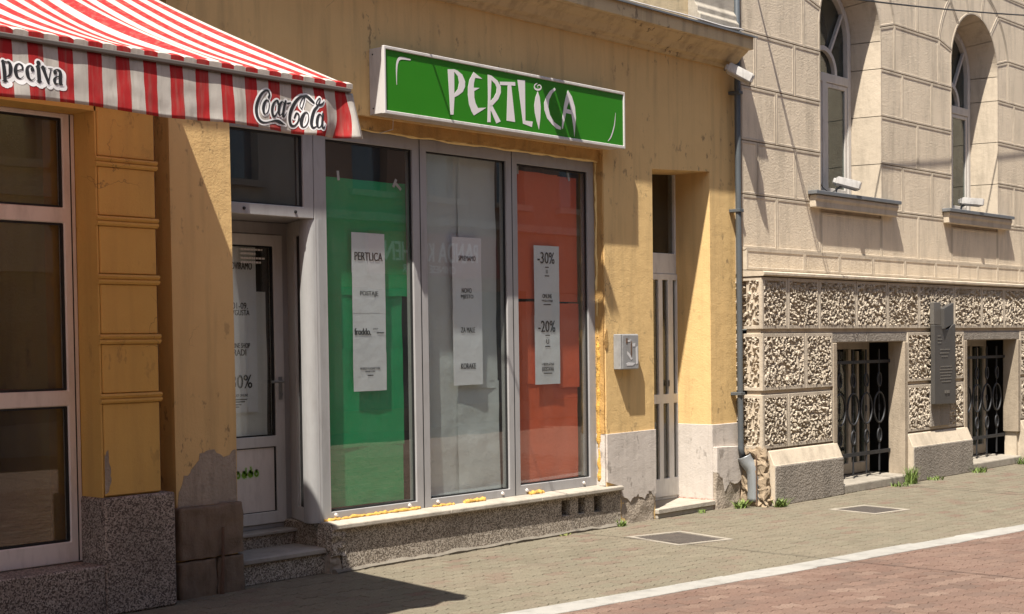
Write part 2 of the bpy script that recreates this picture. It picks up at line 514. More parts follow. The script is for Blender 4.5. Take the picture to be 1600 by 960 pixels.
def awning_mat():
    m, t, b = mat('striped_canvas')
    tc = N(t, 'ShaderNodeTexCoord')
    sx = N(t, 'ShaderNodeAttribute', attribute_name='along')
    fr = math_(t, 'FRACT', math_(t, 'DIVIDE', math_(t, 'SUBTRACT', sx.outputs['Fac'], 3.49 - 0.15192*60), 0.15192))
    isr = math_(t, 'GREATER_THAN', fr, 0.497)
    co = coords(t)
    d = nz(t, co, 5, 5, 0.7)
    red = mixc(t, d, (0.44, 0.028, 0.03), (0.54, 0.045, 0.045))
    wht = mixc(t, d, (0.52, 0.48, 0.42), (0.70, 0.655, 0.59))
    drt = ramp(t, nz(t, coords(t, (22, 22, 2.0)), 1.4, 4, 0.6), [(0.48, g3(0)), (0.72, g3(0.45))])
    col = mixc(t, isr, wht, red)
    col = mixc(t, drt, col, (0.30, 0.25, 0.20))
    t.links.new(col, b.inputs['Base Color'])
    b.inputs['Roughness'].default_value = 0.85
    b.inputs['Specular IOR Level'].default_value = 0.1
    wv = nz(t, co, 300, 2)
    h = math_(t, 'ADD', math_(t, 'MULTIPLY', wv, 0.12), nz(t, coords(t, (14, 14, 5)), 1.0, 3, 0.5))
    bump(t, b, h, 0.45, 0.01)
    tl = N(t, 'ShaderNodeBsdfTranslucent')
    t.links.new(col, tl.inputs[0])
    mx = N(t, 'ShaderNodeMixShader'); mx.inputs[0].default_value = 0.30
    t.links.new(b.outputs[0], mx.inputs[1]); t.links.new(tl.outputs[0], mx.inputs[2])
    t.links.new(mx.outputs[0], t.nodes['Material Output'].inputs[0])
    return m
M['awning'] = awning_mat()
M['bar'] = plain('awning_bar', (0.10, 0.085, 0.075), rough=0.6, var=0.2, dirt=0.3)
SCRIPT=[([(4.9303, 2.9297), (4.9364, 2.9443), (4.9288, 2.9607), (4.9087, 2.9608), (4.8816, 2.9396), (4.8602, 2.9078), (4.8479, 2.8737), (4.8454, 2.8425), (4.8523, 2.8174), (4.8695, 2.8002), (4.8959, 2.796), (4.9295, 2.8036), (4.9656, 2.8129), (4.9926, 2.8111), (5.0197, 2.8051), (5.0446, 2.7993)], [0.012, 0.0092, 0.0085, 0.0092, 0.012, 0.0141, 0.0155, 0.0155, 0.0141, 0.012, 0.0078, 0.0056, 0.0099, 0.0162, 0.0106, 0.0014]), ([(4.9205, 2.9147), (4.9114, 2.9101), (4.9024, 2.899), (4.895, 2.8836), (4.8909, 2.867), (4.8908, 2.8524), (4.8947, 2.8427), (4.9019, 2.8399), (4.911, 2.8445), (4.9201, 2.8555), (4.9274, 2.8709), (4.9316, 2.8876), (4.9317, 2.9023), (4.9277, 2.9119), (4.9205, 2.9147)], [0.0049, 0.0095, 0.0132, 0.0152, 0.0152, 0.0132, 0.0095, 0.0049, 0.0049, 0.0049, 0.0049, 0.0049, 0.0049, 0.0049, 0.0049]), ([(4.9925, 2.9037), (4.9906, 2.9167), (4.9779, 2.9167), (4.9595, 2.8965), (4.9488, 2.864), (4.9536, 2.8384), (4.9684, 2.8383), (4.9894, 2.8684)], [0.0106, 0.0106, 0.0078, 0.012, 0.0148, 0.0134, 0.0085, 0.0028]), ([(5.0246, 2.9178), (5.0161, 2.9134), (5.0073, 2.9027), (5.0, 2.8878), (4.9956, 2.8718), (4.995, 2.8577), (4.9982, 2.8484), (5.0047, 2.8456), (5.0132, 2.85), (5.022, 2.8606), (5.0293, 2.8755), (5.0338, 2.8916), (5.0344, 2.9057), (5.0311, 2.915), (5.0246, 2.9178)], [0.0049, 0.0095, 0.0132, 0.0152, 0.0152, 0.0132, 0.0095, 0.0049, 0.0049, 0.0049, 0.0049, 0.0049, 0.0049, 0.0049, 0.0049]), ([(5.0452, 2.9219), (5.0329, 2.8837), (5.0252, 2.8478), (5.0365, 2.8437), (5.0554, 2.8685)], [0.012, 0.0141, 0.0134, 0.0078, 0.0021]), ([(5.0587, 2.9118), (5.0781, 2.9175)], [0.0092, 0.0071]), ([(5.1497, 2.8911), (5.137, 2.9092), (5.1518, 2.9428), (5.1707, 2.9538), (5.1557, 2.9113), (5.146, 2.8932)], [0.0042, 0.0042, 0.0049, 0.0049, 0.0042, 0.0035]), ([(5.1709, 2.9627), (5.1428, 2.9559), (5.1144, 2.9314), (5.0905, 2.897), (5.0758, 2.8602), (5.0728, 2.8282), (5.0814, 2.8044), (5.1021, 2.8012), (5.1235, 2.8263), (5.1289, 2.8588), (5.1152, 2.8679), (5.1031, 2.8437)], [0.0071, 0.0106, 0.0141, 0.0162, 0.0162, 0.0155, 0.0134, 0.0085, 0.0071, 0.0071, 0.0085, 0.0085]), ([(5.1639, 2.9626), (5.1873, 2.9628), (5.2058, 2.9507), (5.2267, 2.9352)], [0.0078, 0.0141, 0.0162, 0.012]), ([(5.1724, 2.8769), (5.1629, 2.8721), (5.1533, 2.8604), (5.1455, 2.8442), (5.1411, 2.8267), (5.1408, 2.8113), (5.1449, 2.8011), (5.1524, 2.7981), (5.1619, 2.8028), (5.1716, 2.8145), (5.1794, 2.8307), (5.1839, 2.8482), (5.1841, 2.8637), (5.18, 2.8739), (5.1724, 2.8769)], [0.0049, 0.0098, 0.0138, 0.0159, 0.0159, 0.0138, 0.0098, 0.0049, 0.0049, 0.0049, 0.0049, 0.0049, 0.0049, 0.0049, 0.0049]), ([(5.3057, 2.9524), (5.2861, 2.9329), (5.2549, 2.9241), (5.2432, 2.9317), (5.2653, 2.9593), (5.2772, 2.9599), (5.2549, 2.9223), (5.2258, 2.894), (5.207, 2.8563), (5.1972, 2.8197), (5.2057, 2.7991), (5.2262, 2.8083)], [0.0028, 0.0092, 0.0085, 0.0056, 0.0049, 0.0049, 0.0092, 0.0134, 0.0155, 0.0148, 0.0106, 0.0035]), ([(5.2634, 2.8766), (5.2549, 2.8722), (5.246, 2.8613), (5.2386, 2.8461), (5.234, 2.8298), (5.2332, 2.8153), (5.2362, 2.8057), (5.2426, 2.8028), (5.2511, 2.8072), (5.26, 2.818), (5.2674, 2.8332), (5.2721, 2.8496), (5.2729, 2.8641), (5.2698, 2.8737), (5.2634, 2.8766)], [0.0049, 0.0095, 0.0132, 0.0152, 0.0152, 0.0132, 0.0095, 0.0049, 0.0049, 0.0049, 0.0049, 0.0049, 0.0049, 0.0049, 0.0049]), ([(5.2873, 2.8809), (5.2745, 2.8419), (5.2666, 2.8106), (5.2784, 2.8046), (5.2957, 2.8261)], [0.012, 0.0141, 0.0134, 0.0085, 0.0021])]
BAKE=[([(3.442, 2.9147), (3.446, 2.8736), (3.4476, 2.8312)], [0.0144, 0.0161, 0.0148]), ([(3.4338, 2.915), (3.4543, 2.9157)], [0.0049, 0.0049]), ([(3.4359, 2.8289), (3.4614, 2.8309)], [0.0041, 0.0041]), ([(3.4542, 2.9128), (3.4688, 2.9152), (3.4759, 2.9019), (3.4758, 2.8815), (3.4718, 2.8606), (3.4558, 2.848)], [0.0029, 0.0091, 0.0157, 0.0165, 0.0111, 0.0029]), ([(3.5084, 2.8826), (3.5325, 2.8913)], [0.0045, 0.0049]), ([(3.5325, 2.8908), (3.532, 2.9072), (3.5177, 2.9151), (3.5038, 2.9035), (3.4994, 2.8804), (3.5066, 2.8569), (3.5223, 2.8498), (3.5372, 2.8623)], [0.0078, 0.0091, 0.0049, 0.0103, 0.0157, 0.0115, 0.0045, 0.0021]), ([(3.5797, 2.8965), (3.5811, 2.8975)], [0.0169, 0.0169]), ([(3.5831, 2.9056), (3.5714, 2.9136), (3.5565, 2.9022), (3.5539, 2.8813), (3.5594, 2.8594), (3.5747, 2.8481), (3.5916, 2.8613)], [0.0082, 0.0045, 0.0103, 0.0161, 0.0128, 0.0049, 0.0021]), ([(3.6129, 2.9306), (3.6143, 2.9308)], [0.019, 0.019]), ([(3.6106, 2.9133), (3.6116, 2.8824), (3.6121, 2.8494)], [0.0173, 0.0173, 0.0173]), ([(3.5995, 2.9127), (3.6134, 2.9137)], [0.0045, 0.0045]), ([(3.5996, 2.8475), (3.6251, 2.8489)], [0.0041, 0.0041]), ([(3.6361, 2.9125), (3.6596, 2.8486)], [0.0181, 0.0124]), ([(3.6768, 2.9132), (3.6606, 2.8504)], [0.0045, 0.0054]), ([(3.6244, 2.9122), (3.651, 2.9128)], [0.0037, 0.0037]), ([(3.6641, 2.9128), (3.6838, 2.9129)], [0.0037, 0.0037]), ([(3.6961, 2.8982), (3.6976, 2.8992)], [0.0161, 0.0161]), ([(3.6891, 2.9006), (3.6962, 2.909), (3.7112, 2.9126), (3.7228, 2.9028), (3.722, 2.8755), (3.7224, 2.8525)], [0.0049, 0.0054, 0.007, 0.0144, 0.0157, 0.0157]), ([(3.7147, 2.8482), (3.7341, 2.8477)], [0.0045, 0.0041]), ([(3.7192, 2.8856), (3.7001, 2.877), (3.6919, 2.863), (3.697, 2.8494), (3.7152, 2.8495)], [0.0029, 0.0074, 0.014, 0.0095, 0.0029])]
SIGNPOLY=[[(8.2368, 3.7432), (8.308, 3.7523), (8.3059, 3.5648), (8.3071, 3.5387), (8.2936, 3.4048), (8.2598, 3.4012)], [(8.308, 3.7523), (8.3454, 3.7468), (8.3988, 3.723), (8.4295, 3.6746), (8.4268, 3.6312), (8.4007, 3.5912), (8.355, 3.5614), (8.3071, 3.5387), (8.3059, 3.5648), (8.347, 3.6063), (8.3614, 3.654), (8.349, 3.7044), (8.3076, 3.734)], [(8.527, 3.7596), (8.6278, 3.7189), (8.5445, 3.7166), (8.5298, 3.6745), (8.5263, 3.6382), (8.5938, 3.6438), (8.5313, 3.6128), (8.5322, 3.5633), (8.5451, 3.5214), (8.5721, 3.4859), (8.67, 3.4991), (8.5247, 3.4231), (8.4978, 3.4512), (8.4714, 3.5008), (8.4592, 3.5735), (8.4623, 3.6355), (8.4799, 3.6931)], [(8.6921, 3.76), (8.7362, 3.7574), (8.7345, 3.7183), (8.7199, 3.5567), (8.7194, 3.3903), (8.6818, 3.3877), (8.6922, 3.5817)], [(8.7362, 3.7574), (8.8066, 3.7272), (8.844, 3.6876), (8.8449, 3.6372), (8.8133, 3.583), (8.7409, 3.5226), (8.719, 3.5127), (8.7199, 3.5567), (8.7612, 3.5896), (8.7904, 3.6308), (8.796, 3.6692), (8.7776, 3.6985), (8.7355, 3.7216)], [(8.7192, 3.5221), (8.7409, 3.5226), (8.8385, 3.4089), (8.7856, 3.3877), (8.7305, 3.4731), (8.7185, 3.4844)], [(8.8323, 3.7222), (9.0191, 3.7419), (9.0205, 3.7121), (8.9717, 3.7093), (9.0128, 3.4217), (8.9108, 3.4226), (8.9289, 3.7055), (8.8394, 3.6965)], [(9.0489, 3.7635), (9.1408, 3.7716), (9.1395, 3.4462), (9.2315, 3.4479), (9.2205, 3.4028), (9.1112, 3.4189)], [(9.2999, 3.7022), (9.3243, 3.6543), (9.3351, 3.5773), (9.3282, 3.4853), (9.3091, 3.3908), (9.282, 3.4544), (9.261, 3.5172), (9.2541, 3.5814), (9.2705, 3.6481)], [(9.5185, 3.7557), (9.5339, 3.743), (9.4865, 3.7091), (9.444, 3.6483), (9.4325, 3.588), (9.452, 3.5245), (9.5079, 3.471), (9.591, 3.4398), (9.5927, 3.4167), (9.5383, 3.4213), (9.4764, 3.4514), (9.4153, 3.4944), (9.3826, 3.5564), (9.3797, 3.6149), (9.4084, 3.6705), (9.4557, 3.7219)], [(9.692, 3.7564), (9.7062, 3.6648), (9.6787, 3.6151), (9.6618, 3.56), (9.617, 3.4258), (9.6066, 3.4281), (9.6134, 3.515), (9.6421, 3.6376), (9.6699, 3.7139)], [(9.692, 3.7564), (9.7444, 3.7092), (9.7836, 3.6266), (9.7948, 3.534), (9.7726, 3.3761), (9.7591, 3.4633), (9.7363, 3.5613), (9.7296, 3.6006), (9.7062, 3.6648)], [(9.6763, 3.5982), (9.7316, 3.5942), (9.7374, 3.5601), (9.6608, 3.5652)]]
SIGNSTROKE=[([(7.6896, 3.5604), (7.6892, 3.6569), (7.6993, 3.724), (7.7334, 3.7593), (7.833, 3.7621)], [0.0045, 0.0126, 0.0198, 0.0216, 0.0108]), ([(10.3461, 3.6368), (10.3282, 3.5299), (10.281, 3.4285), (10.2351, 3.3839)], [0.0043, 0.0116, 0.013, 0.0058]), ([(9.293, 3.7657), (9.2624, 3.7477), (9.2589, 3.7246), (9.2869, 3.7137), (9.3276, 3.7211), (9.3433, 3.7412), (9.3232, 3.7551), (9.2977, 3.7455), (9.3025, 3.7311)], [0.0053, 0.0106, 0.0145, 0.0158, 0.0145, 0.0119, 0.0092, 0.0066, 0.004])]
SHOE=[([(6.617, 0.6908), (6.6193, 0.733), (6.6248, 0.7548), (6.64, 0.7577)], [0.0163, 0.0163, 0.0153, 0.0122]), ([(6.6054, 0.73), (6.638, 0.7295)], [0.0102, 0.0102]), ([(6.666, 0.6869), (6.667, 0.7293)], [0.0173, 0.0173]), ([(6.6669, 0.7273), (6.6847, 0.7316)], [0.0122, 0.0102]), ([(6.7189, 0.7305), (6.7125, 0.7291), (6.7073, 0.7245), (6.7043, 0.7174), (6.7041, 0.7093), (6.7067, 0.7017), (6.7117, 0.6963), (6.7181, 0.6939), (6.7245, 0.6953), (6.7297, 0.6999), (6.7328, 0.707), (6.733, 0.7152), (6.7303, 0.7227), (6.7253, 0.7282), (6.7189, 0.7305)], [0.0143, 0.0143, 0.0143, 0.0143, 0.0143, 0.0143, 0.0143, 0.0143, 0.0143, 0.0143, 0.0143, 0.0143, 0.0143, 0.0143, 0.0143]), ([(6.775, 0.7272), (6.7694, 0.726), (6.7649, 0.7219), (6.7623, 0.7155), (6.7621, 0.7083), (6.7644, 0.7016), (6.7687, 0.6967), (6.7742, 0.6946), (6.7798, 0.6958), (6.7844, 0.7), (6.787, 0.7064), (6.7872, 0.7136), (6.7849, 0.7203), (6.7805, 0.7252), (6.775, 0.7272)], [0.0183, 0.0183, 0.0183, 0.0183, 0.0183, 0.0183, 0.0183, 0.0183, 0.0183, 0.0183, 0.0183, 0.0183, 0.0183, 0.0183, 0.0183]), ([(6.7924, 0.7566), (6.7922, 0.6953)], [0.0122, 0.0122]), ([(6.8316, 0.7281), (6.826, 0.727), (6.8214, 0.7231), (6.8188, 0.7171), (6.8186, 0.7103), (6.821, 0.7039), (6.8253, 0.6993), (6.8309, 0.6974), (6.8365, 0.6985), (6.8411, 0.7024), (6.8438, 0.7084), (6.8439, 0.7152), (6.8416, 0.7215), (6.8372, 0.7261), (6.8316, 0.7281)], [0.0183, 0.0183, 0.0183, 0.0183, 0.0183, 0.0183, 0.0183, 0.0183, 0.0183, 0.0183, 0.0183, 0.0183, 0.0183, 0.0183, 0.0183]), ([(6.8364, 0.7636), (6.8517, 0.7009)], [0.0122, 0.0122]), ([(6.8888, 0.732), (6.8825, 0.7307), (6.8774, 0.7263), (6.8745, 0.7195), (6.8743, 0.7117), (6.8769, 0.7045), (6.8818, 0.6993), (6.8879, 0.6971), (6.8942, 0.6983), (6.8993, 0.7028), (6.9022, 0.7096), (6.9024, 0.7174), (6.8998, 0.7246), (6.8949, 0.7298), (6.8888, 0.732)], [0.0143, 0.0143, 0.0143, 0.0143, 0.0143, 0.0143, 0.0143, 0.0143, 0.0143, 0.0143, 0.0143, 0.0143, 0.0143, 0.0143, 0.0143])]

# ================================================================== GROUND
def kerb_y(x): return -1.13 - 0.138*x
g = MB().add([(-150,-150,-0.03),(200,-150,-0.03),(200,150,-0.03),(-150,150,-0.03)], [(0,1,2,3)]).build('ground', M['street_far'], fix=False)
struct(g)
pav = MB().add([(1,kerb_y(1)-0.1,-0.005),(24,kerb_y(24)-0.1,-0.005),(24,1.2,-0.005),(1,1.2,-0.005)], [(0,1,2,3)]).build('pavement', M['bedding'], fix=False)
struct(pav)
st_red = MB().add([(1,-12.0,-0.0055),(24,-12.0,-0.0055),(24,kerb_y(24)-0.15,-0.0055),(1,kerb_y(1)-0.15,-0.0055)], [(0,1,2,3)]).build('street', M['street_far'], fix=False)
struct(st_red)
PL, PW, PA = 0.2, 0.1, 0.013
def paver_outline(gap=0.0028):
    xs = [(0.0,0),(0.025,PA),(0.075,-PA),(0.1,0),(0.125,PA),(0.175,-PA),(0.2,0)]
    f = (PL-gap)/PL
    lo = [((x-0.1)*f, -PW/2+gap/2+a) for x, a in xs]
    hi = [((x-0.1)*f, PW/2-gap/2+a) for x, a in xs]
    return lo + hi[::-1]
PO = paver_outline()
def paver_geo():
    n = len(PO)
    c = 0.93
    vs = [(x*c if abs(x) > .09 else x, y, 0.0) for x, y in PO]
    vs = [(x*0.985, y*0.965, 0.0) for x, y in PO] + [(x, y, -0.004) for x, y in PO] + [(x, y, -0.013) for x, y in PO]
    fs = [tuple(range(n))]
    for k in (0, n):
        fs += [(i+k, i+k+n, (i+1) % n+k+n, (i+1) % n+k) for i in range(n)]
    return vs, fs
PV, PF = paver_geo()
def shared_paver(m):
    me = bpy.data.meshes.new('paver'); me.from_pydata(PV, [], PF); me.materials.append(m); me.update()
    return me
def in_view(x, y, z=0.0, mx=0.02):
    d = Vector((x, y, z)) - Vector((0, -8.0, 1.66))
    zc = d.dot(Fw)
    if zc < 0.5: return None
    u = 800 + 2308.6*d.dot(R2)/zc; v = 612 - 2308.6*d.dot(U2)/zc
    return zc if (-10 < u < 1610 and v < 972) else None
def lay(parent, me_obj, m_stuff, x0, x1, inside, y0, y1, ang, org, seed):
    rnd = random.Random(seed)
    ca, sa = math.cos(ang), math.sin(ang)
    spots = []
    nx = int((x1-x0)/PL)+2; ny = int((y1-y0)/PW)+2
    for j in range(-ny, ny):
        for i in range(-nx, nx):
            lx = i*PL + (0.1 if j % 2 else 0.0); ly = j*PW
            x = org[0] + ca*lx - sa*ly; y = org[1] + sa*lx + ca*ly
            if x0 < x < x1 and y0 < y < y1 and inside(x, y):
                spots.append((x, y))
    vis = sorted([(d, s) for s in spots for d in [in_view(*s)] if d is not None])
    near = set(s for d, s in vis[:300])
    V = []; F = []; rv = []
    for s in spots:
        dz = rnd.uniform(-0.002, 0.002); tx = rnd.uniform(-0.008, 0.008); ty = rnd.uniform(-0.012, 0.012)
        if s in near:
            o = bpy.data.objects.new('paver', me_obj); COL.objects.link(o)
            o.location = (s[0], s[1], dz); o.rotation_euler = (ty, tx, ang + rnd.uniform(-0.006, 0.006)); o.parent = parent
        else:
            b0 = len(V); r = rnd.random()
            V += [(s[0]+ca*x-sa*y, s[1]+sa*x+ca*y, z+dz+tx*x+ty*y) for x, y, z in PV]
            F += [tuple(q+b0 for q in f) for f in PF]
            rv += [r]*len(PV)
    me = bpy.data.meshes.new('pavers'); me.from_pydata(V, [], F); me.materials.append(m_stuff)
    at = me.attributes.new('rnd', 'FLOAT', 'POINT'); at.data.foreach_set('value', rv)
    me.update()
    o = link('pavers', me, parent); o['kind'] = 'stuff'
lay(pav, shared_paver(M['pg']), M['pgs'], 3.0, 21.5, lambda x, y: y > kerb_y(x)-0.06, -4.2, 0.16, 0.0, (9, -1), 3)
lay(st_red, shared_paver(M['pr']), M['prs'], 4.5, 16.5, lambda x, y: y < kerb_y(x)-0.15, -7.4, -1.6, math.atan(-0.138), (9, -3), 5)
# white kerb line: one stone after the other
kl = MB().add([(1,kerb_y(1)-0.22,-0.003),(24,kerb_y(24)-0.22,-0.003),(24,kerb_y(24)+0.005,-0.003),(1,kerb_y(1)+0.005,-0.003)], [(0,1,2,3)]).build('kerb', M['bedding'], fix=False)
struct(kl)
x = 2.0; ka = math.atan(-0.138)
while x < 22:
    L = random.choice([0.5, 0.62, 0.75, 0.9])
    x1 = x + L*math.cos(ka)
    ir = lambda s=0.013: random.uniform(-s, s)
    g_ = 0.004; zt = 0.006 + random.uniform(0, 0.003)
    a = [(x+g_, kerb_y(x)-0.215+ir()), ((x+x1)/2, kerb_y((x+x1)/2)-0.215+ir()), (x1-g_, kerb_y(x1)-0.215+ir()), (x1-g_, kerb_y(x1)+ir()), ((x+x1)/2, kerb_y((x+x1)/2)+ir()), (x+g_, kerb_y(x)+ir())]
    MB().add([(p[0],p[1],zt) for p in a]+[(p[0],p[1],-0.02) for p in a], [(0,1,2,3,4,5)]+[(i,i+6,(i+1)%6+6,(i+1)%6) for i in range(6)]).build('kerb_stone', M['kerb'], kl, bevel=0.004)
    x = x1

# ================================================================== STONE BUILDING (right)
BX0, BX1 = 12.5, 23.66
B = thing('stone_building', (16.3, 0, 0), 'beige stone building with rusticated base and tall arched windows', 'building')
WC = [14.735, 17.935, 21.135]
HR = 0.68; SPZ = 4.995
def arc(cx, r, a0, a1, n=14, cz=SPZ):
    return [(cx + r*math.cos(math.radians(a0+(a1-a0)*i/n)), cz + r*math.sin(math.radians(a0+(a1-a0)*i/n))) for i in range(n+1)]
def arch_outline(cx, r, z0):
    return [(cx-r, z0), (cx+r, z0)] + arc(cx, r, 0, 180, 20)
def inset(poly, d):
    n = len(poly); out = []
    for i in range(n):
        a, p, b = Vector(poly[i-1]), Vector(poly[i]), Vector(poly[(i+1) % n])
        e1 = (p-a); e2 = (b-p)
        if e1.length < 1e-9 or e2.length < 1e-9: out.append(tuple(p)); continue
        e1.normalize(); e2.normalize()
        n1 = Vector((-e1.y, e1.x)); n2 = Vector((-e2.y, e2.x))
        k = n1 + n2
        k = k / max(0.35, k.dot(n1))
        out.append((p.x + k.x*d, p.y + k.y*d))
    return out
def panel(poly, yf, name, parent, mats, margin=0.022, rec=0.0045, groove=0.005, depth=0.03):
    ar = sum(poly[i][0]*poly[(i+1) % len(poly)][1]-poly[(i+1) % len(poly)][0]*poly[i][1] for i in range(len(poly)))
    if ar < 0: poly = poly[::-1]
    p0 = inset(poly, groove); p1 = inset(poly, groove+margin); p2 = inset(poly, groove+margin+0.004)
    n = len(poly)
    vs = [(x, yf+depth, z) for x, z in p0] + [(x, yf+0.002, z) for x, z in p0] + [(x, yf, z) for x, z in inset(poly, groove+0.003)] + [(x, yf, z) for x, z in p1] + [(x, yf+rec, z) for x, z in p2]
    mb = MB()
    fs = []
    ms = []
    for k in range(4):
        for i in range(n):
            fs.append((k*n+i, k*n+(i+1) % n, (k+1)*n+(i+1) % n, (k+1)*n+i))
    mb.add(vs, fs, 0)
    o = len(mb.v)
    mb.add([(x, yf+rec, z) for x, z in p2], [t for t in tessellate_polygon([[Vector((x, z, 0)) for x, z in p2]])], 1)
    ob = mb.build(name, mats, parent, fix=True)
    return ob
AM = [M['smooth'], M['ashlar']]
YB = -0.08
core = MB()
core.slab(R(BX0+0.006, BX1, 2.3, 8.6), [arch_outline(c, HR+0.03, 3.12) for c in WC], YB+0.022, 0.6)
core.build('wall', M['smooth'], B)
rows = [2.55, 3.085, 3.617, 4.155, 4.688]
L_j = [[13.155], [12.795, 13.53], [13.158], [12.765, 13.517]]
M_j = [[1.615], [1.215, 1.98], [1.60], [1.215, 1.98]]        # offsets from the window centre to the right
def ablock(poly): panel(poly, YB, 'ashlar_block', B, AM)
for r in range(4):
    z0, z1 = rows[r], rows[r+1]
    spans = [(BX0, L_j[r], WC[0]-HR)]
    for k, c in enumerate(WC):
        e = WC[k+1]-HR if k < 2 else BX1
        spans.append((c+HR, [c+o for o in M_j[r] if c+o < e-0.1], e))
    for a, js, b_ in spans:
        xs = [a]+js+[b_]
        for i in range(len(xs)-1): ablock(R(xs[i], xs[i+1], z0, z1))
    if r == 0:
        for c in WC: ablock(R(c-HR, c+HR, z0, 3.0))
RO = 1.05
A1 = 12.8
for k, c in enumerate(WC):
    # jamb blocks beside the springing
    for sgn in (-1, 1):
        pa = math.radians(A1)
        po = (c+sgn*RO*math.cos(pa), SPZ+RO*math.sin(pa)); pi_ = (c+sgn*HR*math.cos(pa), SPZ+HR*math.sin(pa))
        ablock([(c+sgn*HR, 4.688), (po[0], 4.688), po, pi_, (c+sgn*HR, SPZ)])
    aa = [A1, 47, 74, 106, 133, 180-A1]
    for i in range(5):
        ablock(arc(c, RO, aa[i], aa[i+1], 6) + arc(c, HR, aa[i+1], aa[i], 6))
xo = RO*math.cos(math.radians(A1))
zo = SPZ+RO*math.sin(math.radians(A1))
def ring_x(z): return math.sqrt(max(0.0, RO*RO-(z-SPZ)**2))
# blocks of the springing course and above, between the arches
gaps = [(BX0, None, WC[0])] + [(WC[i], WC[i], WC[i+1]) for i in range(2)] + [(WC[2], WC[2], None)]
for gi, (a, ca_, cb) in enumerate(gaps):
    xl = a+xo if ca_ else BX0
    xr = cb-xo if cb else BX1
    mid = (xl+xr)/2 if (ca_ and cb) else (13.0 if not ca_ else xl+0.9)
    if ca_ and cb: ablock(R(xl, xr, 4.688, zo))
    else: ablock(R(xl, xr, 4.688, zo))
    for z0, z1, off in ((zo, 5.767, 0.0), (5.767, 6.045, 0.4)):
        zs = [z0+(z1-z0)*i/5 for i in range(6)]
        le = [(a+ring_x(z), z) for z in zs] if ca_ else [(BX0, z0), (BX0, z1)]
        re = [(cb-ring_x(z), z) for z in zs] if cb else [(BX1, z0), (BX1, z1)]
        m_ = mid + off*0.5
        ablock([le[0], (m_, z0), (m_, z1)] + le[::-1][:-1])
        ablock([(m_, z0)] + re + [(m_, z1)])
for z0 in (6.045, 6.58, 7.11):
    for i in range(14): ablock(R(BX0+i*0.797, BX0+(i+1)*0.797, z0, z0+0.53))
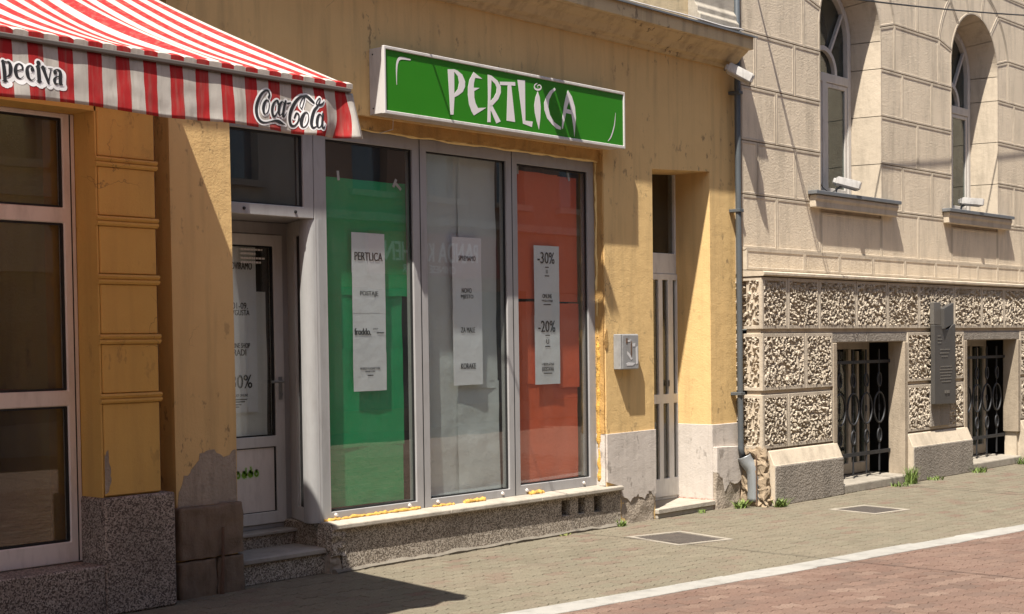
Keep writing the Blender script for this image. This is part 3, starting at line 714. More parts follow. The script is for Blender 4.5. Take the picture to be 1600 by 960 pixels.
# reveals, windows, sills
RI, YW = 0.60, 0.25
for k, c in enumerate(WC):
    zc = [3.19, 3.617, 4.155, 4.688, SPZ]
    def rev(o_pts, i_pts):
        n = len(o_pts)
        vs = [(x, YB+0.001, z) for x, z in o_pts] + [(x, YW+0.06, z) for x, z in i_pts]
        MB().add(vs, [(i, i+1, i+1+n, i+n) for i in range(n-1)]).build('reveal_block', M['smooth'], B, fix=False)
    for sgn in (-1, 1):
        for i in range(4):
            rev([(c+sgn*HR, zc[i]+0.003), (c+sgn*HR, zc[i+1]-0.005)], [(c+sgn*RI, zc[i]+0.003), (c+sgn*RI, zc[i+1]-0.005)])
    for i in range(5):
        a0 = [0, 40, 74, 106, 140][i]; a1 = [40, 74, 106, 140, 180][i]
        rev(arc(c, HR, a0+0.3, a1-0.3, 8), arc(c, RI, a0+0.3, a1-0.3, 8))
    # joinery
    fr = MB()
    o_ = arch_outline(c, RI, 3.19)
    ti = 0.07
    tz0, tz1 = 4.50, 4.60
    inner_up = [(c-RI+ti, tz1), (c+RI-ti, tz1)] + arc(c, RI-ti, 0, 180, 20)
    lowl = R(c-RI+ti, c-0.045, 3.27, tz0); lowr = R(c+0.045, c+RI-ti, 3.27, tz0)
    fr.slab(o_, [inner_up, lowl, lowr], YW, YW+0.07)
    fo = fr.build('arched_window', M['old_frame'], B, bevel=0.006)
    sh = MB()
    for (xa, xb) in ((c-RI+ti+0.002, c-0.047), (c+0.047, c+RI-ti-0.002)):
        sh = MB(); sh.slab(R(xa, xb, 3.272, tz0-0.002), [R(xa+0.05, xb-0.05, 3.33, tz0-0.05)], YW+0.012, YW+0.05)
        sh.build('casement', M['old_frame'], fo, bevel=0.004)
        MB().box(xa+0.045, xb-0.045, YW+0.028, YW+0.034, 3.325, tz0-0.045).build('pane', M['glass_old'], fo)
    fb = MB()
    fb.slab(arc(c, 0.30, 0, 180, 16, tz1) + arc(c, 0.25, 180, 0, 16, tz1), [], YW+0.01, YW+0.055)
    for ang in (58, 122):
        ca_, sa_ = math.cos(math.radians(ang)), math.sin(math.radians(ang))
        # straight glazing bar from the small arch to the outer arch
        r1 = 0.30; lx, lz = c+r1*ca_, tz1+r1*sa_
        t_ = 0.30
        while (lx-c)**2 + (tz1+0.005*t_-SPZ)**2 < 9 and math.hypot(c+t_*ca_-c, tz1+t_*sa_-SPZ if tz1+t_*sa_ > SPZ else 0) < RI-ti and abs(t_*ca_) < RI-ti: t_ += 0.01
        hx, hz = c+t_*ca_, tz1+t_*sa_
        px, pz = -sa_*0.016, ca_*0.016
        fb.slab([(lx+px, lz+pz), (hx+px, hz+pz), (hx-px, hz-pz), (lx-px, lz-pz)], [], YW+0.012, YW+0.05)
    fb.build('glazing_bar', M['old_frame'], fo, fix=True)
    gp = MB(); gp.slab(inner_up, [], YW+0.058, YW+0.064); gp.build('pane', M['glass_old'], fo)
    MB().add([(c-0.9,1.1,3.0),(c+0.9,1.1,3.0),(c+0.9,1.1,5.9),(c-0.9,1.1,5.9)], [(0,1,2,3)]).build('curtain', M['curtain'], fo, fix=False)
    rm = MB(); rm.box(c-0.95, c+0.95, 0.62, 2.2, 2.95, 5.95); rm.build('room', M['dark'], fo)
    sl = MB(); sl.box(c-0.955, c+0.975, -0.185, YB+0.002, 3.165, 3.205)
    sl2 = MB(); sl2.profile([(YB+0.003, 3.03), (-0.15, 3.03), (-0.15, 3.09), (-0.165, 3.12), (-0.165, 3.163), (YB+0.003, 3.163)], c-0.92, c+0.94)
    so_ = sl2.build('window_sill', M['smooth'], B, bevel=0.006)
    sl.build('sill_cover', M['zinc'], so_, bevel=0.004)
    MB().profile([(YB-0.0005, 3.166), (YW+0.05, 3.166), (YW+0.05, 3.23), (YB+0.01, 3.206)], c-HR+0.004, c+HR-0.004).build('inner_sill', M['zinc'], so_)
# string course
sc_ = MB()
xs = [BX0-0.004, 13.62, 14.36, 15.12, 15.9, 16.7, 17.33, 17.9, 18.5, 19.2, 20.0, 20.8, 21.6, 22.5, BX1]
for i in range(len(xs)-1):
    panel(R(xs[i], xs[i+1], 2.335, 2.55), -0.13, 'string_block', B, AM, margin=0.025, rec=0.005, groove=0.003, depth=0.07)
sc_.profile([(-0.11, 2.534), (-0.13, 2.546), (-0.13, 2.556), (-0.082, 2.562), (-0.082, 2.534)], BX0-0.006, BX1)
sc_.profile([(-0.05, 2.27), (-0.32, 2.27), (-0.335, 2.282), (-0.335, 2.305), (-0.31, 2.318), (-0.05, 2.334)], BX0-0.01, BX1)
sc_.build('string_course', M['smooth'], B)
# vermiculated base
YR = -0.30
bc = MB()
BW = [(13.98, 15.52), (17.19, 18.72), (20.39, 21.92)]
bc.slab(R(BX0+0.02, BX1, 0.0, 2.268), [R(a-0.03, b_+0.03, 0.09, 1.60) for a, b_ in BW], YR+0.03, -0.11)
bc.build('base_wall', M['smooth'], B)
def sm(a, b_, v):
    t_ = max(0.0, min(1.0, (v-a)/(b_-a))); return t_*t_*(3-2*t_)
def rough_block(u0, u1, z0, z1, place, seed, name='rusticated_block', step=0.0082, mg=0.034):
    """vermiculated face; place(u, z, h) gives the point standing h proud of the block face"""
    nu = max(4, int((u1-u0-2*mg)/step)); nz_ = max(4, int((z1-z0-2*mg)/step))
    rr = random.Random(int(seed*10)); ra = rr.uniform(-0.5, 0.5); rs = rr.uniform(0.85, 1.2); ca_, sa_ = math.cos(ra)*rs, math.sin(ra)*rs; th_ = rr.uniform(-0.04, 0.04)
    us = [u0, u0+0.004] + [u0+mg+(u1-u0-2*mg)*i/nu for i in range(nu+1)] + [u1-0.004, u1]
    zs = [z0, z0+0.004] + [z0+mg+(z1-z0-2*mg)*i/nz_ for i in range(nz_+1)] + [z1-0.004, z1]
    U, Zn = len(us), len(zs)
    vs = []
    for j, z in enumerate(zs):
        for i, u in enumerate(us):
            if i in (0, U-1) or j in (0, Zn-1): h = -0.028
            elif i in (1, U-2) or j in (1, Zn-2): h = 0.0
            elif i in (2, U-3) or j in (2, Zn-3): h = 0.0
            else:
                a_ = u*ca_-z*sa_; b2 = u*sa_+z*ca_
                n1 = noise.noise((a_*46, b2*30, seed)); n2 = noise.noise((a_*90, b2*70, seed+7.3))
                v = n1 + 0.4*n2
                h = -0.060 + 0.066*sm(-0.06+th_, 0.20+th_, v) + 0.006*n2
            vs.append(place(u, z, h))
    fs = [(j*U+i, j*U+i+1, (j+1)*U+i+1, (j+1)*U+i) for j in range(Zn-1) for i in range(U-1)]
    return MB().add(vs, fs).build(name, M['rough'], B, smooth=False, fix=False)
front = lambda u, z, h: (u, YR-h, z)
side = lambda u, z, h: (BX0-h, u, z)
bj = [12.5, 12.988, 13.613, 14.407, 15.127, 15.898, 16.831, 17.615, 18.294, 19.1, 19.78, 20.6, 21.4, 22.2, 23.0, BX1]
sd_ = 1.0
for i in range(len(bj)-1):
    sd_ += 3.1; rough_block(bj[i]+0.004, bj[i+1]-0.004, 1.75, 2.262, front, sd_)
def brow(z0, z1, segs):
    global sd_
    for a, b_ in segs:
        sd_ += 3.1; rough_block(a+0.004, b_-0.004, z0, z1, front, sd_)
JS = 0.085
brow(1.142, 1.706, [(12.5, 13.333), (13.333, BW[0][0]-JS), (BW[0][1]+JS, BW[1][0]-JS), (BW[1][1]+JS, BW[2][0]-JS), (BW[2][1]+JS, BX1)])
brow(0.566, 1.102, [(12.5, 12.985), (12.985, BW[0][0]-JS), (BW[0][1]+JS, BW[1][0]-JS), (BW[1][1]+JS, BW[2][0]-JS), (BW[2][1]+JS, BX1)])
for z0, z1 in ((1.75, 2.262), (1.142, 1.706), (0.566, 1.102)):
    sd_ += 3.1; rough_block(YR+0.002, 0.05, z0, z1, side, sd_, step=0.011)
def bare(poly, y0, y1, name, m=None, bev=0.008):
    mb = MB(); mb.slab(poly, [], y0, y1); return mb.build(name, m or M['smooth'], B, bevel=bev)
for k, (a, b_) in enumerate(BW):
    # jambs, lintel, reveals, sill
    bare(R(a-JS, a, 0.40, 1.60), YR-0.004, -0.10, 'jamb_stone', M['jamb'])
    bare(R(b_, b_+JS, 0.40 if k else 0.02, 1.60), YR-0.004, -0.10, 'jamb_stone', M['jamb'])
    m_ = (a+b_)/2-0.1
    bare(R(a-JS, m_, 1.603, 1.706), YR+0.012, -0.10, 'lintel_stone', M['plinth_stone'])
    bare(R(m_+0.003, b_+JS, 1.603, 1.706), YR+0.012, -0.10, 'lintel_stone', M['plinth_stone'])
    mb = MB(); mb.profile([(0.42, 0.0), (YR-0.05, 0.0), (YR-0.05, 0.085), (YR-0.04, 0.095), (0.42, 0.12)], a-0.002, b_+0.002)
    mb.build('basement_sill', M['concrete'], B, bevel=0.006)
    # window joinery behind the grille
    yw = 0.10
    fm = MB(); cx = a+1.015; xe = a+1.48
    fm.slab(R(a+0.40, xe, 0.12, 1.66), [R(a+0.48, cx-0.035, 0.24, 1.52), R(cx+0.035, xe-0.075, 0.24, 1.52)], yw, yw+0.06)
    wf = fm.build('basement_window', M['beige_frame'], B, bevel=0.006)
    for (xa, xb) in ((a+0.48, cx-0.035), (cx+0.035, xe-0.075)):
        xm = (xa+xb)/2
        MB().box(xm-0.022, xm+0.022, yw+0.012, yw+0.05, 0.242, 1.498).build('glazing_bar', M['beige_frame'], wf)
        for p, q in ((xa, xm-0.024), (xm+0.024, xb)):
            MB().box(p+0.002, q-0.002, yw+0.028, yw+0.034, 0.242, 1.498).build('pane', M['glass_old'], wf)
    X0, X1, Y0, Y1, Z0, Z1 = a-0.45, b_+0.45, -0.098, 1.3, 0.01, 1.75
    MB().add([(X0,Y0,Z0),(X1,Y0,Z0),(X1,Y1,Z0),(X0,Y1,Z0),(X0,Y0,Z1),(X1,Y0,Z1),(X1,Y1,Z1),(X0,Y1,Z1)], [(0,1,2,3),(7,6,5,4),(1,5,6,2),(3,2,6,7),(0,3,7,4)]).build('room', M['dark'], wf, fix=False)
    # wrought iron grille
    yg = -0.12
    gr = MB(); gr.box(a-0.01, b_+0.01, yg-0.008, yg+0.008, 1.365, 1.40)
    go = gr.build('window_grille', M['iron'], B)
    MB().box(a-0.01, b_+0.01, yg-0.008, yg+0.008, 0.345, 0.385).build('grille_rail', M['iron'], go)
    nb = 5; sp = 0.303; x0 = a+0.372-0.303
    for i in range(nb):
        xb = x0+sp*i+0.0
        q = MB()
        q.tube([(xb, yg, 1.52), (xb, yg, 1.25)], 0.011, 6)
        q.tube([(xb, yg, 1.25), (xb, yg, 1.04)], 0.008, 6)
        q.tube([(xb, yg, 0.69), (xb, yg, 0.50)], 0.008, 6)
        q.tube([(xb, yg, 0.50), (xb, yg, 0.15)], 0.011, 6)
        q.tube([(xb, yg, 0.90), (xb, yg, 0.83)], 0.012, 6)
        q.tube([(xb, yg, 1.04), (xb, yg, 0.69)], 0.0045, 5)
        q.build('grille_bar', M['iron'], go)
        def ring(cz, rx, rz, r):
            pts = [(xb+rx*math.cos(t*math.pi/10), yg-0.004, cz+rz*math.sin(t*math.pi/10)) for t in range(21)]
            MB().tube(pts, r, 6, cap=False).build('grille_ring', M['iron'], go, smooth=True)
        ring(0.865, 0.128, 0.172, 0.011); ring(1.18, 0.045, 0.075, 0.010); ring(0.55, 0.045, 0.075, 0.010)
# plinth
def plinth(x0, x1):
    mb = MB(); mb.profile([(YR+0.04, 0.0), (-0.38, 0.0), (-0.38, 0.395), (-0.368, 0.405), (YR-0.006, 0.545), (YR+0.04, 0.555)], x0, x1)
    o = mb.build('plinth_stone', [M['plinth_stone'], M['smooth']], B, bevel=0.008)
    for p in o.data.polygons:
        c_ = p.center
        if c_.z > 0.40 and p.normal.z > 0.2 or abs(p.normal.x) > 0.8: p.material_index = 1
plinth(12.60, BW[0][0]-0.01); plinth(BW[0][1]+0.08, BW[1][0]-0.01); plinth(BW[1][1]+0.08, BW[2][0]-0.01); plinth(BW[2][1]+0.08, BX1)
# broken corner of the base beside the downpipe
def lump(x0, x1, y0, y1, z0, z1, name, m, parent, seed, amp=0.03, step=0.03, fr=14, shape=None, rnd_=0):
    nx = max(2, int((x1-x0)/step)); nzz = max(2, int((z1-z0)/step)); ny = max(2, int((y1-y0)/step))
    bm = bmesh.new()
    def quadgrid(o, du, dv, nu, nv):
        g = [[bm.verts.new(o + du*(i/nu) + dv*(j/nv)) for i in range(nu+1)] for j in range(nv+1)]
        for j in range(nv):
            for i in range(nu): bm.faces.new((g[j][i], g[j][i+1], g[j+1][i+1], g[j+1][i]))
    X, Y_, Z_ = Vector((x1-x0, 0, 0)), Vector((0, y1-y0, 0)), Vector((0, 0, z1-z0))
    O = Vector((x0, y0, z0))
    quadgrid(O, X, Z_, nx, nzz); quadgrid(O+Y_, X, Z_, nx, nzz); quadgrid(O, Y_, Z_, ny, nzz); quadgrid(O+X, Y_, Z_, ny, nzz); quadgrid(O+Z_, X, Y_, nx, ny)
    bmesh.ops.remove_doubles(bm, verts=bm.verts, dist=0.0005)
    ctr = O + (X+Y_+Z_)/2
    for v in bm.verts:
        p = v.co*fr
        d = Vector((noise.noise(p+Vector((seed,0,0))), noise.noise(p+Vector((0,seed,5))), noise.noise(p+Vector((3,1,seed)))))
        v.co += d*amp
        if shape: v.co = shape(v.co)
    for _ in range(rnd_): bmesh.ops.smooth_vert(bm, verts=bm.verts, factor=0.5, use_axis_x=True, use_axis_y=True, use_axis_z=True)
    bmesh.ops.recalc_face_normals(bm, faces=bm.faces)
    for f_ in bm.faces: f_.smooth = rnd_ > 0
    me = bpy.data.meshes.new(name); bm.to_mesh(me); bm.free(); me.materials.append(m)
    return link(name, me, parent)
lump(12.49, 12.63, -0.33, 0.04, -0.02, 0.57, 'broken_corner', M['rubble'], B, 4.2, 0.045, 0.025, 16,
     shape=lambda v: Vector((v.x - 0.0*v.z, v.y + max(0, 0.10*(v.z-0.2)), v.z)))

# ================================================================== YELLOW SHOP BUILDING
A = thing('shop_building', (9.0, 0, 0), 'yellow plastered shop building with large taped-up display window', 'building')
AX0, AX1 = 5.78, 12.50
TOPA = 9.0
shop_o = [(6.275, -0.02), (10.375, -0.02), (10.385, 1.5), (10.372, 3.335), (8.6, 3.33), (6.27, 3.335), (6.28, 1.2)]
door_o = [(11.105, -0.02), (12.045, -0.02), (12.05, 3.275), (11.105, 3.225)]
mb = MB()
mb.slab([(AX0, 0.0), (6.275, 0.0)] + [(6.28, 1.2), (6.27, 3.335), (8.6, 3.33), (10.372, 3.335), (10.385, 1.5), (10.375, 0.0)] +
        [(11.105, 0.0), (11.105, 3.225), (12.05, 3.275), (12.045, 0.0), (AX1, 0.0), (AX1, 4.62), (AX0, 4.62)], [], 0.0, 0.42)
mb.build('wall', M['yellow'], A)
up = MB(); up.slab(R(AX0, AX1, 4.625, TOPA), [R(11.85, 12.25, 5.1, 6.9), R(7.2, 8.4, 5.1, 6.9), R(9.5, 10.7, 5.1, 6.9)], 0.01, 0.42)
up.build('upper_wall', M['cream'], A)
for a, b_ in ((11.85, 12.25), (7.2, 8.4), (9.5, 10.7)):
    f_ = MB(); f_.slab(R(a, b_, 5.1, 6.9), [R(a+0.08, (a+b_)/2-0.03, 5.18, 6.82), R((a+b_)/2+0.03, b_-0.08, 5.18, 6.82)], 0.2, 0.27)
    fo = f_.build('upper_window', M['white'], A)
    MB().box(a+0.05, b_-0.05, 0.23, 0.24, 5.15, 6.85).build('pane', M['sky_pane'], fo)
# moulded pedestal below the upstairs window
ped = MB(); ped.profile([(0.012, 4.66), (-0.13, 4.66), (-0.13, 4.72), (-0.10, 4.75), (-0.10, 4.80), (-0.07, 4.84), (-0.07, 5.0), (0.012, 5.0)], 11.72, 12.40)
ped.build('window_pedestal', M['sill'], A, bevel=0.006)
# cornice
cn = MB()
cn.profile([(0.01, 4.30), (-0.035, 4.305), (-0.05, 4.33), (-0.10, 4.345), (-0.135, 4.385), (-0.15, 4.40), (-0.165, 4.405), (-0.22, 4.445), (-0.225, 4.455), (-0.28, 4.455), (-0.28, 4.57), (0.01, 4.57)], AX0+0.01, 12.41)
co_ = cn.build('cornice', M['cornice'], A)
bm_ = MB(); bm_.profile([(0.008, 4.64), (0.008, 4.572), (-0.295, 4.572), (-0.305, 4.566), (-0.305, 4.582), (-0.29, 4.588)], AX0+0.01, 12.45)
bm_.build('cornice_flashing', M['zinc'], co_)
# plinth paint skins (2 cm of render over the wall, broken along the bottom)
def skin(poly, y0, y1, name, m, parent=A, bev=0.004):
    q = MB(); q.slab(poly, [], y0, y1); return q.build(name, m, parent, bevel=bev)
def jag(pts, seed, amp=0.012, n=4):
    rn = random.Random(seed); out = []
    for i in range(len(pts)-1):
        a, b_ = Vector(pts[i]), Vector(pts[i+1])
        for k in range(n):
            t_ = k/n; p = a.lerp(b_, t_)
            out.append((p.x+rn.uniform(-amp, amp), p.y+rn.uniform(-amp, amp)) if (k or i) else tuple(p))
    out.append(tuple(pts[-1])); return out
skin([(10.372, 0.826), (10.372, 0.40)] + jag([(10.563, 0.35), (10.58, 0.27), (10.70, 0.20), (10.82, 0.26), (10.92, 0.19), (11.0, 0.28), (11.075, 0.21)], 3) + [(11.108, 0.25), (11.108, 0.832)], -0.014, 0.002, 'painted_plinth', M['plinth'])
lump(10.57, 11.10, -0.006, 0.05, -0.02, 0.30, 'bare_render', M['render'], A, 9.1, 0.014, 0.025, 9, rnd_=2)
# door reveal painted white at the bottom, and the block beside the downpipe
MB().add([(12.043, -0.012, 0.10), (12.043, 0.40, 0.10), (12.043, 0.40, 0.828), (12.043, -0.012, 0.828), (12.06, -0.012, 0.10), (12.06, 0.40, 0.10), (12.06, 0.40, 0.828), (12.06, -0.012, 0.828)],
         [(0, 1, 2, 3), (4, 7, 6, 5), (0, 3, 7, 4), (1, 5, 6, 2), (3, 2, 6, 7), (0, 4, 5, 1)]).build('painted_reveal', M['plinth'], A, bevel=0.003)
skin(R(12.044, AX1-0.002, 0.60, 0.826), -0.014, 0.002, 'painted_plinth', M['plinth'])
skin([(12.05, 0.61), (12.05, 0.40)] + jag([(12.05, 0.36), (12.14, 0.30), (12.2, 0.17), (12.28, 0.25), (12.36, 0.22), (12.46, 0.25)], 8, 0.01) + [(12.515, 0.28), (12.52, 0.595)], -0.06, 0.02, 'plinth_block', M['plinth'], bev=0.01)
lump(12.055, 12.49, -0.05, 0.05, -0.02, 0.42, 'bare_render', M['render'], A, 2.7, 0.02, 0.025, 8, rnd_=1)
MB().box(12.034, 12.06, -0.02, 0.40, 0.0, 0.10).build('tile_skirting', M['tile'], A, bevel=0.004)
# threshold
th = MB(); th.box(11.10, 12.05, -0.04, 0.50, 0.045, 0.092); th.box(11.11, 12.04, -0.025, 0.5, 0.0, 0.046)
th.build('threshold', M['sill'], A, bevel=0.006)
# entrance door
ED = 0.40
d_ = MB(); d_.slab(R(11.10, 12.09, 0.092, 3.32), [R(11.16, 12.03, 2.50, 3.28), R(11.16, 12.03, 0.12, 2.30)], ED, ED+0.08)
do = d_.build('entrance_door', M['door_white'], A, bevel=0.004)
MB().box(11.16, 12.03, ED+0.03, ED+0.036, 2.50, 3.28).build('pane', M['glass_b'], do)
bars = [11.16, 11.36, 11.53, 11.70, 11.89, 12.03]
lf = MB()
holes = []
for za, zb in ((0.30, 1.035), (1.125, 2.24)):
    for a, b_ in ((11.25, 11.36), (11.44, 11.54), (11.62, 11.73), (11.80, 11.89), (11.975, 12.035)): holes.append(R(a, b_, za, zb))
lf.slab(R(11.162, 12.06, 0.122, 2.298), holes, ED-0.012, ED+0.03)
le_ = lf.build('door_leaf', M['door_white'], do, bevel=0.003)
for i, h_ in enumerate(holes):
    MB().box(h_[0][0]-0.005, h_[1][0]+0.005, ED+0.008, ED+0.014, h_[0][1]-0.005, h_[2][1]+0.005).build('pane', M['glass_b'], do)
MB().box(11.88, 11.885, ED-0.03, ED-0.01, 1.2, 1.26).build('lock', M['galv'], do)
MB().box(11.12, 12.10, 0.49, 2.2, 0.05, 3.4).build('hallway', M['dark'], do)

# shop front ---------------------------------------------------------
YF = 0.12
fr = MB()
panes = [(7.215, 8.10, 0.43, 3.145), (8.255, 9.19, 0.435, 3.148), (9.33, 10.27, 0.452, 3.14)]
fr.slab(R(7.10, 10.372, 0.37, 3.24), [R(*p) for p in panes], YF-0.02, YF+0.06)
fo = fr.build('display_window', M['alu'], A, bevel=0.005)
for p in panes:
    MB().box(p[0]-0.01, p[1]+0.01, YF+0.012, YF+0.02, p[2]-0.01, p[3]+0.01).build('pane', M['glass'], fo)
    gk = MB(); gk.slab(R(p[0]+0.0005, p[1]-0.0005, p[2]+0.0005, p[3]-0.0005), [R(p[0]+0.012, p[1]-0.012, p[2]+0.012, p[3]-0.012)], YF-0.004, YF+0.0115)
    gk.build('gasket', M['gasket'], fo)
for xm in (8.178, 9.26):
    MB().box(xm-0.004, xm+0.004, YF-0.0215, YF-0.019, 0.372, 3.238).build('frame_joint', M['gasket'], fo)
for bx in (7.257, 8.016, 8.329, 9.095, 9.403, 10.174):
    MB().tube([(bx, YF-0.034, 0.405), (bx, YF-0.018, 0.405)], [0.012, 0.016], 8).build('bolt', M['white'], fo)
# transom over the shop door and the rounded corner post
tr = MB(); tr.slab(R(6.22, 7.095, 2.56, 3.24), [R(6.30, 7.0, 2.64, 3.15)], YF-0.02, YF+0.06)
to = tr.build('transom_window', M['alu'], A, bevel=0.005)
MB().box(6.29, 7.01, YF+0.012, YF+0.02, 2.63, 3.16).build('pane', M['glass'], to)
gk = MB(); gk.slab(R(6.3005, 6.9995, 2.6405, 3.1495), [R(6.312, 6.985, 2.65, 3.138)], YF-0.004, YF+0.0115); gk.build('gasket', M['gasket'], to)
for bx in (6.46, 6.92): MB().tube([(bx, YF-0.03, 2.60), (bx, YF-0.018, 2.60)], [0.010, 0.012], 8).build('bolt', M['gasket'], to)
cp = MB()
prof = [(7.20, 0.10), (7.13, 0.097)] + [(7.115+0.075*math.cos(t), 0.175+0.075*math.sin(t)) for t in [math.radians(-90-i*12) for i in range(9)]] + [(7.045, 0.21), (7.075, 0.24), (7.20, 0.24)]
n = len(prof)
cp.add([(x, y, 0.36) for x, y in prof]+[(x, y, 2.558) for x, y in prof], [(i, (i+1) % n, (i+1) % n+n, i+n) for i in range(n)]+[tuple(range(n)), tuple(range(n, 2*n))])
cpo = cp.build('corner_post', M['post'], A)
# side light: splayed panel from the post back to the door
DY = 0.55
def splay(u, off=0.0):   # u 0..1 from the post to the door
    x = 7.055 + (7.215-7.055)*u; y = 0.20 + (DY-0.20)*u
    return (x - 0.95*off, y + 0.27*off)
sp_ = MB()
def spbox(u0, u1, o0, o1, z0, z1, mb_):
    a = splay(u0, o0); b_ = splay(u1, o0); c_ = splay(u1, o1); d2 = splay(u0, o1)
    mb_.hexa([(*a, z0), (*b_, z0), (*c_, z0), (*d2, z0), (*a, z1), (*b_, z1), (*c_, z1), (*d2, z1)])
for u0, u1, z0, z1 in ((0.0, 0.10, 0.36, 2.558), (0.5, 1.0, 0.36, 2.558), (0.10, 0.5, 0.36, 0.46), (0.10, 0.5, 2.45, 2.558)):
    spbox(u0, u1, -0.05, 0.0, z0, z1, sp_)
spo = sp_.build('side_light', M['alu_light'], A)
q = MB(); spbox(0.10, 0.5, -0.03, -0.022, 0.46, 2.45, q); q.build('pane', M['gasket'], spo)
MB().box(6.22, 7.22, YF+0.062, DY-0.002, 2.561, 2.60).build('door_soffit', M['alu'], A)
# the shop door
dm = MB(); dm.slab(R(6.0, 7.235, 0.30, 2.56), [R(6.26, 7.160, 0.335, 2.47)], DY, DY+0.07)
sdo = dm.build('shop_door', M['alu'], A, bevel=0.004)
lm = MB(); lm.slab(R(6.262, 7.158, 0.338, 2.468), [R(6.35, 7.072, 0.985, 2.385), R(6.35, 7.072, 0.425, 0.905)], DY-0.015, DY+0.045)
lo = lm.build('door_leaf', M['alu_light'], sdo, bevel=0.004)
MB().box(6.34, 7.082, DY+0.01, DY+0.018, 0.975, 2.395).build('pane', M['glass'], sdo)
MB().box(6.34, 7.082, DY+0.0, DY+0.03, 0.415, 0.915).build('kick_panel', M['white'], sdo)
gk = MB(); gk.slab(R(6.3505, 7.0715, 0.9855, 2.3845), [R(6.362, 7.052, 0.995, 2.372)], DY-0.004, DY+0.0095); gk.slab(R(6.3505, 7.0715, 0.4255, 0.9045), [R(6.358, 7.057, 0.431, 0.898)], DY-0.004, DY-0.0005)
gk.build('gasket', M['gasket'], sdo)
hm = MB(); hm.tube([(7.115, DY-0.015, 1.385), (7.115, DY-0.06, 1.385), (7.10, DY-0.068, 1.385), (6.995, DY-0.068, 1.385)], 0.010, 8); hm.box(7.10, 7.13, DY-0.022, DY-0.0155, 1.25, 1.42); hm.tube([(7.115, DY-0.02, 1.29), (7.115, DY-0.034, 1.29)], 0.012, 8)
hm.build('door_handle', M['galv'], sdo)
st_ = []
lg = MB(); lg2 = MB()
for p, ws in SHOE:
    ribbon(lg, p, ws, DY-0.0012); ribbon(lg2, p, ws, DY-0.0006, grow=0.008)
k_ = lg2.build('logo_outline', M['logo_pale'], sdo, fix=False); lg.build('logo', M['logo_green'], sdo, fix=False)
# faint four-line notice in white letters on the door glass: words too small to read
nt_ = MB()
rn = random.Random(5)
for zi, wd in ((2.355, 0.20), (2.325, 0.13), (2.292, 0.20), (2.262, 0.185)):
    x = 6.79
    while x < 6.79+wd:
        l = rn.uniform(0.012, 0.03); nt_.add([(x, DY+0.0085, zi-0.007), (x+l, DY+0.0085, zi-0.007), (x+l, DY+0.0085, zi+0.007), (x, DY+0.0085, zi+0.007)], [(0, 1, 2, 3)]); x += l+0.005
nt_.build('notice', M['vinyl_white'], sdo, fix=False)
# room behind the shop windows
rmm = MB(); rmm.box(5.9, 11.0, 0.75, 5.0, 0.25, 3.5); rmm.build('shop_interior', M['dark'], A)
MB().box(5.9, 11.0, 0.30, 0.74, 3.30, 3.5).build('interior_soffit', M['dark'], A)
# steps
s1 = MB(); s1.box(6.265, 7.14, 0.03, 0.46, 0.145, 0.185); stp = s1.build('door_step', M['slab'], A, bevel=0.008)
MB().box(6.27, 7.10, 0.055, 0.46, 0.0, 0.146).build('riser', M['terrazzo'], stp, bevel=0.004)
s2 = MB(); s2.box(6.27, 7.145, 0.40, 0.62, 0.275, 0.30); stp2 = s2.build('door_step', M['slab'], A, bevel=0.006)
MB().box(6.27, 7.13, 0.425, 0.62, 0.146, 0.2755).build('riser', M['terrazzo'], stp2, bevel=0.003)
# terrazzo apron below the window with three vent holes
ap = MB()
vents = [R(9.73, 9.845, 0.16, 0.293), R(9.957, 10.05, 0.158, 0.295), R(10.18, 10.293, 0.153, 0.293)]
ap.slab([(7.215, 0.0), (9.05, 0.0), (9.05, 0.315), (7.215, 0.318)], [], -0.012, 0.40)
ap.slab([(9.053, 0.0), (10.565, 0.0), (10.565, 0.312), (9.053, 0.314)], vents, -0.01, 0.2)
apo = ap.build('terrazzo_apron', M['terrazzo'], A, bevel=0.004)
MB().box(9.6, 10.4, 0.21, 0.4, 0.1, 0.31).build('vent_duct', M['dark'], apo)
MB().box(7.14, 7.34, 0.13, 0.60, 0.0, 0.355).build('corner_base', M['terrazzo'], A, bevel=0.006)
lump(7.10, 7.235, -0.028, 0.12, 0.13, 0.345, 'broken_corner', M['terrazzo'], A, 3.3, 0.02, 0.02, 16)
lump(7.10, 7.20, -0.005, 0.10, -0.02, 0.16, 'broken_base', M['render'], A, 5.3, 0.02, 0.02, 16)
# sill slabs
for a, b_ in ((7.11, 8.32), (8.324, 9.42), (9.424, 10.56)):
    q = MB(); t0 = 0.34
    q.profile([(0.12, 0.319), (-0.045, 0.316), (-0.052, 0.322), (-0.052, 0.349), (-0.045, 0.356), (0.12, 0.372)], a, b_)
    q.build('sill_slab', M['sill'], A, bevel=0.003)
# mortar fillet and crack along the foot of the apron
ft = MB()
pts = [(7.12+0.115*i, -0.02+random.uniform(-0.012, 0.006), 0.004+random.uniform(-0.004, 0.012)) for i in range(31)]
ft.tube(pts, [random.uniform(0.014, 0.034) for _ in pts], 6); ft.build('mortar_fillet', M['mortar'], A)
